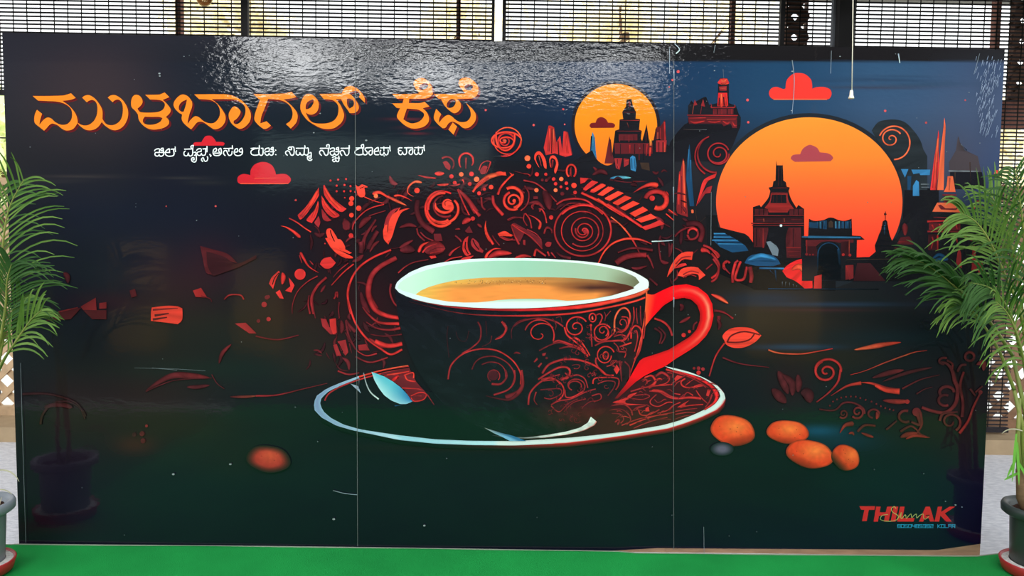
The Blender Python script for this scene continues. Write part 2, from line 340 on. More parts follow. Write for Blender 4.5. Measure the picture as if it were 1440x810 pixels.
TAG = '''
W 214 200 22.5
85,275 110,235 180,212 232,218 240,300 225,330|240,325 160,325 105,340 90,385 115,425 160,440 205,425 228,385|228,400 250,435 300,445 350,420 372,370 365,300 360,205|275,235 300,200 350,190|280,245 300,265 345,255|275,325 385,322
560,325 440,325|420,330 440,280 500,230 548,212 560,320|425,325 425,370 450,410 510,440 570,445 640,435 690,405 698,340 680,220|600,222 735,215|735,150 735,230 748,300
1030,222 1290,212|1050,285 1020,310 1010,370 1030,415 1080,435 1125,420 1150,345|1150,345 1165,405 1200,435 1250,425 1285,380 1292,215 1305,110|1225,155 1260,110 1310,105|1230,160 1250,185|1335,325 1385,315 1390,400|1345,420 1395,400 1405,470 1400,570 1365,625 1310,625 1265,590 1252,530 1285,490 1330,500 1330,560 1300,555
W 270 200 18.95
130,215 170,180 235,175 255,210 235,245|250,250 170,258 140,290 155,335 200,355 245,335 255,300|258,310 280,345 330,350 365,315 368,180|295,180 405,170|405,115 405,255|410,385 425,420 415,480 375,510 335,490 320,440 300,415 265,440 260,480 295,515
480,320 490,345 512,352 500,380
570,250 580,200 630,165 655,180 650,240 610,262|570,240 570,300 600,345 660,360 730,350 780,310 785,240 775,170 740,175 715,210 725,250 745,285|600,295 755,290
855,172 1095,165|1080,95 1085,175|985,180 990,240|885,355 850,310 850,260 885,225 930,235 950,290 980,345 1030,350 1065,315 1075,245
1130,270 1150,200 1200,170 1220,190 1215,250 1170,268|1130,250 1130,300 1165,345 1230,360 1300,345 1345,300 1352,240 1335,165 1290,180 1262,225 1285,262 1345,258
W 346 200 28.8
210,250 540,245|545,145 548,260 520,380 540,470 560,510 620,535 670,510 695,430 695,300 690,250 625,248|440,250 310,285 220,350 205,430 240,495 320,525 430,525 500,510 525,470
765,330 800,270 870,245 940,245 945,340 920,370|940,380 840,380 780,400 765,440 800,500 850,530 910,510 940,450|940,450 980,510 1040,530 1095,500 1110,400 1105,225|1015,270 1060,220 1110,215|1020,290 1060,310 1100,300|1005,388 1150,385
1200,322 1212,330|1208,505 1220,512
W 396 200 28.8
240,525 180,480 165,420 195,370 260,355 320,385 350,450 390,520 450,530 500,490 515,400 510,260 490,200 420,190 320,205 275,255 310,295 400,305 410,255 390,220
600,250 955,245|950,145 955,240|615,350 590,400 605,480 660,525 720,500 750,430|750,430 780,500 840,525 900,500 920,420 930,250|925,480 990,525 1050,510 1090,450 1095,330 1085,245 1020,245|1140,440 1195,420 1205,500 1205,600 1175,655 1130,650 1110,600 1150,560 1200,570|1090,560 1055,590 1060,680 1120,735 1190,735 1235,700
W 444 198 25.3
165,270 480,270|400,210 390,170 430,140 480,150 480,260|455,280 450,440 420,500 370,520 320,480 290,400 240,350 185,350 145,400 150,460 205,520
520,300 560,265 650,260 670,310 660,360|670,370 580,375 525,400 520,450 550,500 600,515 650,490 670,440|670,440 700,495 750,510 800,480 825,420 815,240|730,290 760,250 815,240|735,305 770,320 815,310|720,392 860,388
600,600 640,570 700,570 720,610 705,640|710,645 640,655 605,690 630,730 665,745 710,720 725,680|725,680 750,735 800,740 825,690 825,545|750,620 850,618
905,270 1200,268|1195,175 1195,280|1190,285 1185,420 1150,500 1100,520 1050,480 1020,400 970,350 910,355 880,400 890,460 930,520
W 494 198 23.8
145,245 420,240|345,200 340,160 390,125 415,140 415,240|260,270 170,310 130,370 145,440 210,470 310,470 380,450 395,400 390,250|395,420 430,465 480,475 530,440 535,380 490,330 465,280 500,240 600,235 700,240 708,330 705,430 660,475 610,460 590,410 610,350 660,325
910,350 800,355|775,370 790,300 850,245 905,235 910,350|775,340 780,430 820,468 920,468
985,240 1300,240|1295,175 1295,270 1308,340|1095,210 1095,325|985,320 965,370 975,440 1020,475 1070,455 1100,390|1100,390 1130,455 1180,475 1225,440 1240,370 1235,310|1098,505 1110,512
W 552 198 27
365,270 270,272 225,310 235,365 325,378|240,370 230,440 260,505 310,530 360,500 380,430|380,430 410,500 460,530 515,500 540,430 530,275|460,270 740,268 770,300 765,450 735,510 690,525 645,495 635,430 660,370 715,345
845,265 1190,262|1200,180 1200,290 1212,375|985,235 985,370|850,345 830,400 845,480 900,525 955,500 985,430|985,430 1015,500 1065,520 1115,485 1140,420 1135,345
'''
tagline = Sheet(0.0006)
for wd, c in ((3.0, (14, 15, 20)), (1.5, 'w')):
    for ln in TAG.strip().splitlines():
        if ln[0] == 'W': tagline.win(*map(float, ln.split()[1:])); k_ = tagline.O[2]; continue
        for st in ln.split('|'):
            P_ = [tuple(map(float, q.split(','))) for q in st.split()]
            tagline.stroke(P_, lambda u: wd * k_, c, c, n=5)
            for q in (P_[0], P_[-1]): tagline.disc(c, q[0], q[1], wd * k_ / 2, n=10)

# ---- printer's credit
credit = Sheet(0.0006)
credit.draw('''
W 1080 607 3.989
p K 512,418! 600,418! 597,438! 565,438! 553,502! 527,502! 540,438! 522,438!
p K 606,420! 632,420! 626,452! 660,452! 668,420! 694,420! 676,504! 650,504! 656,472! 622,472! 616,504! 592,504!
p K 704,420! 730,420! 714,504! 688,504!
p K 740,420! 766,420! 754,484! 822,484! 816,504! 724,504!
p K 846,504! 884,420! 908,420! 932,504! 908,504! 902,486! 878,486! 870,504!
p K 952,420! 976,420! 970,450! 1018,420! 1050,420! 992,458! 1030,504! 998,504! 966,470! 960,504! 934,504!
s 5 5 k k 884,470 905,468
W 1200 705 9
''')
# thin script signature over the name, then the blue number line
sig = '''
W 1080 607 3.989
718,432 708,420 692,432 700,452 728,470 724,492 690,502 650,500 630,490 640,470 672,464
724,492 740,470 748,452 744,480 752,486 764,470 772,468 776,486 790,470 802,462 806,482 818,470 832,462 834,484 850,470 870,462 872,484 884,490 902,474
'''
for ln in sig.strip().splitlines():
    if ln[0] == 'W': credit.win(*map(float, ln.split()[1:])); continue
    credit.stroke([tuple(map(float, q.split(','))) for q in ln.split()], lambda u: 4.5 - 1.5 * u, (190, 170, 90), (150, 170, 100))
SEG = {'0': 'abcdef', '8': 'abcdefg', '5': 'afgcd', '4': 'fgbc', '3': 'abgcd', '9': 'abcdfg', '2': 'abged', 'K': 'feKL', 'O': 'abcdef', 'L': 'fed', 'A': 'abcefg', 'R': 'abcefgR', ' ': ''}
credit.win(1080, 607, 3.989); blue = (44, 150, 186)
for i, ch in enumerate('8050485392 KOLAR'):
    x0, y0, w, h = 727 + i * 20.4, 521, 14.5, 17
    S_ = dict(a=((x0, y0), (x0 + w, y0)), b=((x0 + w, y0), (x0 + w, y0 + h / 2)), c=((x0 + w, y0 + h / 2), (x0 + w, y0 + h)), d=((x0, y0 + h), (x0 + w, y0 + h)),
              e=((x0, y0 + h / 2), (x0, y0 + h)), f=((x0, y0), (x0, y0 + h / 2)), g=((x0, y0 + h / 2), (x0 + w, y0 + h / 2)),
              K=((x0, y0 + h / 2), (x0 + w, y0)), L=((x0, y0 + h / 2), (x0 + w, y0 + h)), R=((x0 + w * .4, y0 + h / 2), (x0 + w, y0 + h)))
    for k in SEG[ch]:
        (xa, ya), (xb, yb) = S_[k]; l = math.hypot(xb - xa, yb - ya); ex, ey = (xb - xa) / l * 2.2, (yb - ya) / l * 2.2
        credit.stroke([(xa - ex, ya - ey), (xb + ex, yb + ey)], lambda u: 3.2, blue, blue)
# ---- suns, clouds, skyline
def grad(stops):
    ys = [s_[0] for s_ in stops]
    return lambda y: tuple(float(np.interp(y, ys, [s_[1][k] for s_ in stops])) for k in range(3))
def disc_grad(sh, cx, cy, rx, ry, g, halo, hc, y1=None):
    sh.win(0, 0, 1)
    sh.disc(hc, cx, cy, rx + halo, ry + halo, 64)
    A = []; Bq = []
    y1 = y1 or cy + ry
    for i in range(61):
        y = cy - ry + (y1 - cy + ry) * (0.5 - 0.5 * math.cos(math.pi * i / 60)) if y1 >= cy + ry - 1 else cy - ry + (y1 - cy + ry) * (i / 60) ** 1.8
        w = rx * math.sqrt(max(0, 1 - ((y - cy) / ry) ** 2)); A.append((cx - w, y)); Bq.append((cx + w, y))
    n = 2; pts = []; cols = []
    for a, b in zip(A, Bq):
        for q in (a, b): pts.append(q); cols.append(g(q[1]))
    sh.put(pts, [(2 * i, 2 * i + 1, 2 * i + 3, 2 * i + 2) for i in range(60)], cols)
sun_small = Sheet(0.0003)
disc_grad(sun_small, 866, 176, 58, 58, grad([(118, (243, 138, 34)), (170, (246, 134, 30)), (230, (250, 112, 38))]), 4.5, (34, 30, 36))
sun_big = Sheet(0.0003)
disc_grad(sun_big, 1138, 284, 131, 119, grad([(165, (244, 142, 50)), (220, (247, 126, 48)), (270, (250, 98, 50)), (310, (252, 80, 50)), (360, (250, 58, 44))]), 6, (36, 40, 46), 366)
sky = Sheet(0.00045); sky.brush = True
dk = '(30,28,32)'
sky.draw('''
D 0.86
W 950 90 8
p h -120,1100! -60,880! 10,780 100,680! 140,660! 140,470! 180,410! 200,440! 300,380 345,370! 380,460! 470,440! 480,200! 500,160! 580,160! 600,230! 600,440! 680,470! 710,560! 735,600! 730,700! 640,930! 530,1096!
s 4 2 x x 535,60 540,155
l 26 b a 475,215 540,222 605,215
l 70 b o 505,185 540,195 580,180
p b 470,212! 505,165! 580,165! 602,212!
p o 505,170! 540,190! 575,168! 560,200! 520,200!
p c 490,255! 575,250! 572,300! 495,300!
s 6 6 q q 505,275 565,272
p r 480,325! 580,325! 592,470! 470,475!
s 22 24 o a 516,335 516,485
s 14 16 a b 556,335 572,480
s 10 12 h h 492,380 488,470
s 12 12 h h 540,370 546,470
l 10 c b 395,440 405,470 420,490 650,490 660,455
s 14 14 c c 400,490 660,490
p d 420,505! 650,505! 650,565! 420,565!
s 9 9 c c 430,505 430,565
s 9 9 h h 470,505 470,565
s 9 9 c c 520,505 520,565
s 9 9 h h 580,505 580,565
s 9 9 c c 630,505 630,565
p c 215,400! 245,460! 200,470!
p c 310,395! 330,480! 285,470!
s 5 5 q q 205,460 190,560
s 5 5 c c 295,470 280,560
s 10 10 c b 130,575 700,580
p d 140,590! 690,590! 690,720! 640,720! 620,670! 540,700! 520,670! 150,670!
s 8 8 c b 150,610 340,605
s 5 5 q b 350,625 680,618
l 26 c b 160,640 220,660 330,640
l 22 c b 360,645 440,655 510,640
l 24 b c 530,640 580,670 610,650
l 18 b c 640,650 660,690 690,690
s 4 3 j x 90,735 350,740
D 0.82
W 790 110 8
p h 600,590! 645,575! 650,465! 690,460! 680,380! 720,320! 730,240! 785,232! 800,310! 835,380! 830,455! 880,460! 870,580! 900,590! 890,680! 1000,900! 1010,1150! 600,1150! 560,900!
p d 640,630! 850,630! 850,700! 640,700!
s 6 6 d b 650,475 870,475
s 6 6 d c 620,595 890,595
s 5 5 d c 690,385 825,380
l 26 c d 752,255 765,290 760,325
s 5 5 c c 650,660 650,715
s 8 8 d h 700,650 700,720
s 8 8 c c 755,640 755,720
s 8 8 d h 810,640 810,720
s 6 6 c b 615,735 890,735
p d 640,750! 880,750! 880,840! 640,840!
s 16 16 c b 770,750 770,810
s 16 16 h h 690,750 690,840
s 16 16 h h 840,750 840,840
s 6 6 q d 735,500 755,560
p h 900,720! 955,515! 985,720! 1000,900! 900,900!
s 12 18 d h 950,600 945,800
p u 318,810! 325,680! 347,605! 372,670! 382,810! 400,960! 330,960!
s 14 12 k v 335,650 322,830
s 6 8 t u 352,650 352,760
p d 505,820! 525,710! 535,650! 555,720! 570,860! 600,960! 480,960!
s 12 16 e d 545,690 560,880
p d 1010,800! 1060,555! 1110,540! 1160,465! 1180,780! 1170,860! 1000,860!
s 16 24 b c 1155,490 1165,850
s 12 20 c b 1108,560 1115,850
s 10 14 h h 1060,570 1035,800
s 12 16 q c 1080,610 1075,850
p c 0,820! 20,650! 35,590! 70,610! 100,760! 120,860! 0,860!
s 14 20 a b 45,640 55,800
D 0.9
W 720 0 3.989
p b 178,830! 205,705! 218,705! 236,715! 248,800! 270,762! 282,850! 290,735! 310,745! 335,870! 300,880! 240,860! 190,870!
s 8 12 a c 212,720 205,850
s 4 5 e e 224,720 222,860
s 7 10 o b 232,725 238,850
s 5 7 e e 258,790 262,870
s 7 10 a b 300,750 312,860
W 840 200 8
p h -330,250! -60,90! 0,200 100,260 180,240! 200,120! 300,60! 700,-40! 830,60! 870,200! 860,420! 600,560 300,560! 120,470! -100,420!
p d 190,10! 620,10! 620,130! 200,130!
s 8 8 h h 260,20 260,130
s 18 14 b c 365,30 365,120
s 8 8 h h 420,20 420,130
s 8 8 c d 470,20 470,200
s 10 8 h h 520,20 520,200
s 14 12 b c 560,20 550,150
s 24 20 a b 597,60 590,155
s 30 26 y o 600,-30 600,40
p c 660,-20! 780,-20! 770,110! 660,110!
s 14 14 d d 690,0 690,110
s 12 12 e e 738,0 738,110
s 14 14 b q 758,0 756,110
p c 190,180! 280,180! 250,310! 210,290!
s 8 8 e e 225,190 225,290
s 6 6 a b 205,200 240,290
p c 295,180! 360,190! 350,250! 300,280!
s 6 6 a a 310,210 350,200
p u 370,170! 395,150! 425,165! 440,260! 430,330! 375,310!
s 10 10 v v 385,180 390,300
s 6 6 v v 418,180 425,300
p j 480,230! 580,230! 590,320! 500,300!
l 34 u t 140,405 250,395 380,400
s 14 4 d d 140,420 330,450 560,440
s 8 3 c d 400,440 560,438
l 30 d e 620,330 660,350 690,330
l 20 d e 720,340 745,315 790,335
p c 890,760! 900,560! 920,330! 935,330! 965,180! 985,260! 1000,600! 1018,840! 950,820! 900,800!
s 14 22 a b 925,360 915,700
s 14 30 o a 968,210 985,800
s 6 8 d d 948,380 945,800
p v 1010,200! 1035,20! 1050,150! 1070,500! 1090,720! 1040,720! 1000,420!
s 12 12 u v 1030,80 1020,330
s 10 8 u v 1050,200 1055,520
d o 14 1068,770 1070,785
s 5 5 x x 1280,610 1280,800
''')
sky.draw('''
D 0.66
W 1000 220 8
p h 730,45! 740,100! 805,100! 805,45! 812,270! 840,290! 850,340! 885,350! 870,390! 900,480 960,580! 980,545! 1045,590! 1050,1500! 470,1500! 470,570! 545,545! 560,570! 640,470 665,390! 645,350! 690,340! 700,280! 725,270!
p b 670,415! 860,415! 870,500 930,590! 880,600 860,630! 650,630! 630,590! 600,580! 660,500
p h 685,430! 840,430! 850,525! 665,525!
s 6 6 c c 690,355 860,352
s 5 5 c d 680,405 860,405
s 6 6 d d 760,110 755,330
s 6 6 j j 790,110 795,330
s 6 5 d d 700,440 695,520
s 6 5 d d 740,435 740,520
s 6 5 d d 790,435 795,520
p d 490,590! 640,590! 640,660! 490,660!
p d 880,590! 1030,590! 1030,660! 880,660!
s 8 8 h h 540,580 540,660
s 8 8 h h 590,590 590,660
s 8 8 h h 930,590 930,660
s 8 8 h h 980,590 980,660
s 10 10 c c 480,665 1040,665
p e 490,685! 1030,685! 1030,735! 490,735!
s 20 20 d d 510,710 600,710
s 20 20 d d 900,710 1020,710
s 12 10 q q 590,700 595,735
s 12 10 q q 820,695 825,735
s 12 12 b c 450,752 1040,752
s 8 8 c b 455,775 1040,775
W 1000 310 8
p G -60,-60! 70,-60! 80,75! 380,150! 420,180! 480,260! 800,330! 1040,480! 1400,500! 1400,790! 500,780! 100,600! -40,300!
p h 470,60! 640,60! 700,240 740,310! 800,420! 560,440! 470,330!
p d 480,80! 640,80! 640,130 600,300! 480,300!
s 18 16 c b 585,90 585,310
s 8 8 h h 510,90 510,290
s 8 8 c d 540,100 545,260
p g 620,240! 690,240 760,320! 750,400! 690,390!
p h 640,110! 700,90! 870,90! 850,290 800,420! 740,290! 660,220
p d 870,80! 1010,80! 1010,420! 850,420! 840,200
s 8 8 c c 900,90 895,300
s 8 8 c d 950,90 950,300
s 6 6 h h 925,90 925,300
s 16 14 b c 845,305 1010,305
s 30 30 c d 860,350 1000,350
s 14 14 c d 880,395 1000,395
D 0.95
p v 20,220! 40,140! 140,140! 240,190! 380,280! 420,340! 240,360! 100,300!
s 16 10 u u 30,148 160,148
s 16 8 u u 30,185 225,187
s 16 8 u u 10,222 300,225
s 14 8 u u 80,262 360,268
s 8 8 k k 30,167 200,168
s 8 8 k k 20,205 260,207
s 8 8 k k 60,244 330,248
p v 375,480! 420,410 500,380 620,378 700,400 750,440 780,490! 700,515! 500,510!
l 50 u u 410,450 560,395 730,440
l 14 v v 400,470 600,455 760,470
s 22 18 v u 540,535 820,540
s 16 16 v k 720,560 735,700
p r 800,570! 850,510 940,455 1040,430 1130,440! 1140,760! 1050,765! 960,690 850,640!
l 60 a o 900,560 1000,520 1090,640
d w 15 785,58
s 4 3 g k 800,690 800,750
s 5 3 x k 840,690 830,755
s 5 3 x k 880,700 880,755
s 5 3 g k 920,715 925,755
s 5 3 x k 960,730 965,755
s 5 3 v k 660,560 720,620
D 0.72
W 1120 290 8
p h 130,340! 140,140! 200,165 300,155 360,130 410,130 470,155 540,165 620,140! 625,330! 720,335! 765,375! 680,380! 670,840! -40,840! 60,840! 60,340!
p v 140,175! 200,185! 300,160! 340,160! 340,260! 140,240!
s 8 8 t u 265,175 265,250
s 7 7 u v 240,180 240,250
s 9 9 h h 252,170 252,260
s 9 9 h h 290,170 290,260
s 8 8 u v 315,170 315,250
p v 430,170! 610,170! 610,250! 430,250!
s 10 8 t u 440,170 440,250
s 8 8 t u 480,170 480,250
s 9 9 h h 460,160 460,260
s 9 9 h h 500,165 500,260
s 8 8 u v 520,175 520,250
s 9 9 h h 540,170 540,260
s 8 8 u v 575,175 575,250
s 9 9 h h 592,170 592,260
p j 360,180! 385,160! 410,180! 410,240! 360,240!
s 16 12 u u 60,345 200,345
s 26 20 u u 130,345 720,352
p d 100,380! 640,375! 640,410! 480,410 380,395 280,405 220,450! 100,450!
p e 110,450! 220,450! 240,560! 110,560!
s 12 10 b c 115,380 115,530
p e 500,400! 600,390! 600,560! 500,560!
s 12 10 q c 592,380 592,550
d c 16 113,540
d c 10 150,545 185,545
d b 16 525,545 600,550
p k 240,830! 235,560 250,460 310,415 380,410 440,420 480,470 490,560 500,830!
A 12 v v 365,540 125,128 180,360
s 12 8 v k 240,540 235,830
s 30 22 v k 470,480 490,700
p h 820,570! 890,510! 880,440! 905,380! 930,310! 950,270! 970,170! 1000,150! 1020,170! 1035,270! 1050,330! 1075,390! 1130,340! 1160,270! 1165,180! 1195,140! 1215,-200! 1600,-200! 1600,840! 550,840! 550,620! 680,575!
s 10 6 d d 1000,60 998,150
s 22 6 h h 985,90 1015,90
s 12 8 v h 1000,180 1000,250
s 14 16 u h 990,215 990,330
s 8 8 k k 955,230 1030,232
s 8 8 k k 945,275 1040,280
s 8 8 k k 925,325 1050,330
s 8 8 k k 905,385 1065,390
s 8 8 k k 890,445 1080,445
l 60 d c 1210,190 1220,240 1220,330
p d 1130,420! 1170,350! 1270,340! 1320,430! 1200,430!
s 8 8 b d 1150,400 1290,400
s 10 10 d d 1100,470 1320,480
s 8 6 j j 560,600 1300,590
p c 550,665! 640,660! 640,810! 550,830!
s 10 10 b c 560,670 600,830
p e 680,640! 830,640! 1000,840! 640,840!
''')
# right-hand towers
sky.draw('''
D 0.92
W 1220 150 7.17
p H 40,240! 100,160 180,135 280,130 380,160 470,250 530,340 560,430! 600,500! 600,840! 340,840! 320,700 240,520 100,340
S 15 o o 235,325 4 110 100 690 0.93
A 15 o o 265,365 160,168 205,450
p u 335,630! 410,630! 375,715!
p u 440,635! 630,635! 625,690! 530,690! 520,670! 460,680!
p v 400,700! 440,700! 430,840! 400,840!
s 10 8 x x 535,782 620,782
s 6 5 x x 540,812 620,812
p u 455,800! 490,740! 515,760! 520,900! 455,900!
p b 630,840! 665,560! 705,300! 712,235! 720,290! 716,420! 720,600! 690,840!
s 18 36 o b 708,320 670,820
p o 700,840! 735,440! 765,200! 772,110! 785,200! 775,420! 765,840!
s 10 12 c c 700,560 690,840
p T 820,560! 890,440! 905,330! 915,300 930,360! 980,440! 1110,500! 1140,640! 1150,700! 830,700!
p h 830,660! 1150,660! 1190,830! 830,830!
s 14 12 x x 815,648 1115,652
p o 800,810! 810,705! 850,700! 860,830!
s 6 5 x h 940,380 1000,440
s 10 6 j h 880,660 880,820
s 10 6 j h 1030,560 1040,820
d b 16 1300,655 1302,680
D 0.84
W 1220 230 4.764
p h 390,400! 430,330! 435,320! 650,325! 680,400! 900,420! 870,820! 380,820!
p o 535,85! 570,85! 588,190! 510,190! 528,150!
s 8 6 q q 550,95 545,180
s 7 6 c c 500,210 595,210
p e 510,220! 590,220! 590,260! 510,260!
s 6 5 q d 520,225 515,260
s 6 5 q d 575,225 580,260
p o 465,262! 615,262! 655,328! 432,322!
p d 470,280! 490,275! 520,300! 590,300! 605,275! 625,285! 590,312! 490,308!
s 14 12 b c 398,388 620,380
s 8 8 d d 440,360 560,365
p d 410,400! 620,400! 620,445! 410,445!
s 12 10 b c 430,410 445,440
s 8 8 b b 480,405 500,440
s 8 8 c c 540,405 555,440
s 8 8 b c 590,405 600,440
s 12 10 c d 400,455 640,455
p e 405,475! 475,475! 475,580! 405,580!
s 12 10 b c 468,480 468,580
s 10 8 c c 430,490 440,520
s 10 8 c c 435,530 425,570
s 10 8 b c 590,485 600,530
s 8 8 c d 650,485 700,520
p c 600,600! 612,560! 625,600! 630,700! 590,680!
p c 700,580! 712,540! 722,580! 730,720! 695,720!
p c 735,660! 770,650! 770,730! 740,730!
l 22 v v 430,640 480,610 540,640
l 26 v v 440,650 490,640 540,645
A 12 c c 738,270 14,18 0,360
A 9 c c 785,290 20,12 40,220
A 9 c c 845,290 18,12 150,330
l 14 c b 695,300 710,285 715,305
W 1080 406 3.989
p b 260,-70! 300,-80! 300,0! 255,0!
s 5 4 v k 0,0 620,2
''')
clouds = Sheet(0.0008)
clouds.draw('''
W 1080 0 3.989
p R 5,520 20,495 50,488 85,500 98,495! 105,450 140,415 175,410 210,418 242,450 248,498! 270,490 310,488 345,500 356,525 345,552 320,560! 40,560! 15,548
s 5 5 o o 30,557 330,557
W 1080 203 3.989
p L 128,80 140,60 180,55! 195,25 225,5 245,5 275,20 290,45! 340,52 365,75 350,95! 150,98!
''')
clouds.draw('''
W 790 110 8
p M 312,535 330,505 380,500! 395,460 425,440 460,440 500,465 520,500! 575,505 600,530 585,558! 330,560!
W 210 190 9
p s 555,135! 570,95 660,90! 690,40 720,12 780,10 825,50 845,85! 920,88 955,105 940,132!
p s 1115,565 1130,520 1190,492 1250,500 1280,510! 1285,440 1330,375 1400,345 1440,340 1500,350 1560,390 1590,450 1605,500! 1680,490 1740,500 1785,540 1790,580 1760,612 1700,620! 1160,620! 1125,600
s 8 6 o o 1150,614 1760,614
s 6 4 o b 1330,545 1780,540
''')
stars = [(945.5, 112.5, 1.6), (941, 122.5, 1.1), (953.5, 100.8, 2.2), (1051, 140.7, 2.0), (1052, 172, 1.8), (792, 153.6, 1.5), (794, 175, 1.1), (750.5, 176, 1.7), (1244.5, 156, 1.8), (1302, 172.6, 1.6), (683, 154.8, 1.6),
         (303.6, 290, 1.4), (416, 281.5, 1.6), (234, 290, 1.0), (1400, 244, 2.6), (1357, 141, 1.2)]
sky.win(0, 0, 1); sky.dim = 1.0
for x, y, r in stars: sky.disc((196, 78, 78), x, y, r, n=10)
# ---- swirls, leaves and dots around the cup
sw = Sheet(0.0017); sw.brush = True
random.seed(77); sw.win(0, 0, 1)
for i in range(230):      # dim undergrowth of leaves and strokes behind the bright swirls
    a = random.uniform(math.pi * .78, math.pi * 2.12); r = random.uniform(1.02, 1.62); x = 735 + 205 * r * math.cos(a) * random.uniform(.9, 1.15); y = 410 + 112 * r * math.sin(a)
    if not (430 < x < 965 and 236 < y < 520) or (x > 900 and y > 392): continue
    d = a + random.choice((1, -1)) * random.uniform(.6, 1.9); l = random.uniform(8, 24); bend = random.uniform(-.5, .5)
    P_ = [(x, y), (x + l * .5 * math.cos(d), y + l * .5 * math.sin(d)), (x + l * math.cos(d + bend), y + l * math.sin(d + bend))]
    w = random.uniform(1.2, 6.5); c = random.choice(((52, 24, 30), (66, 28, 34), (84, 32, 38), (60, 26, 32), (110, 36, 42)))
    sw.stroke(P_, lambda u: w * math.sin(math.pi * min(max(u, .02), .98)) ** .75, c, c)
sw.draw('''
W 690 160 8
A 14 b o 190,305 155,150 30,410
A 12 b c 175,300 170,170 60,100
A 22 c b 175,310 92,92 -30,330
S 15 c b 165,305 8 62 0 560 1
d q 18 160,305
s 5 3 x k 170,470 60,480 20,490
W 620 190 7.36
A 20 b b 262,262 72,74 170,370
s 20 10 b c 190,275 195,310 208,335
s 18 10 b c 335,275 330,300 318,315
s 22 14 c d 262,235 258,350
A 18 c d 60,300 75,75 230,400
p c 20,280! 60,270 100,320 90,365! 50,340
s 12 10 b c 395,365 420,300 470,270 515,275
s 14 8 b c 515,275 500,330 470,395
p c 400,370! 440,320 480,330 460,400! 420,405
W 700 280 8
A 20 b c 955,350 318,290 -60,130
A 20 c b 955,350 318,290 130,300
A 12 c b 950,360 235,222 0,180
A 12 b c 950,360 235,222 180,360
S 16 b c 965,355 30 195 0 850 0.96
S 20 b c 965,360 8 95 180 560 1
d c 26 985,365
s 30 20 b c 160,290 200,420 240,510
p d 150,290! 190,270 300,330 420,400 490,460 500,560! 380,450 300,380! 250,480! 200,420
s 14 12 b c 160,285 250,350 380,430 500,560
s 12 10 c c 330,340 430,390 490,460
s 10 10 b d 180,290 300,350
s 14 14 b c 310,160 360,230 380,330
s 12 12 c c 300,160 290,230 330,300
h 34 a c 460,340 480,270 420,210 340,175
s 18 14 c c 110,235 180,205 260,210
p a 0,395! 40,370 110,380 180,410! 90,410 20,420!
s 18 20 c d 40,420 110,450 200,460
s 18 14 c b 470,140 490,110 530,180 550,270
s 16 14 c c 400,115 380,80 410,55 455,60
d b 24 600,205
p c 530,510! 560,480 605,490! 590,530 550,535
s 20 16 c c 520,390 550,320 600,340 610,380
A 14 c d 565,370 44,44 200,380
s 24 20 b c 410,640 430,570 470,590 540,640
s 20 18 b c 560,590 580,640
s 18 14 c c 600,600 650,660
s 30 30 c c 0,620 140,610
s 30 20 b b 210,655 340,640
p c 285,460! 310,460! 310,520! 285,510!
s 20 30 e d 660,600 720,640 820,665
s 14 8 c a 1270,200 1350,260 1440,340
''')
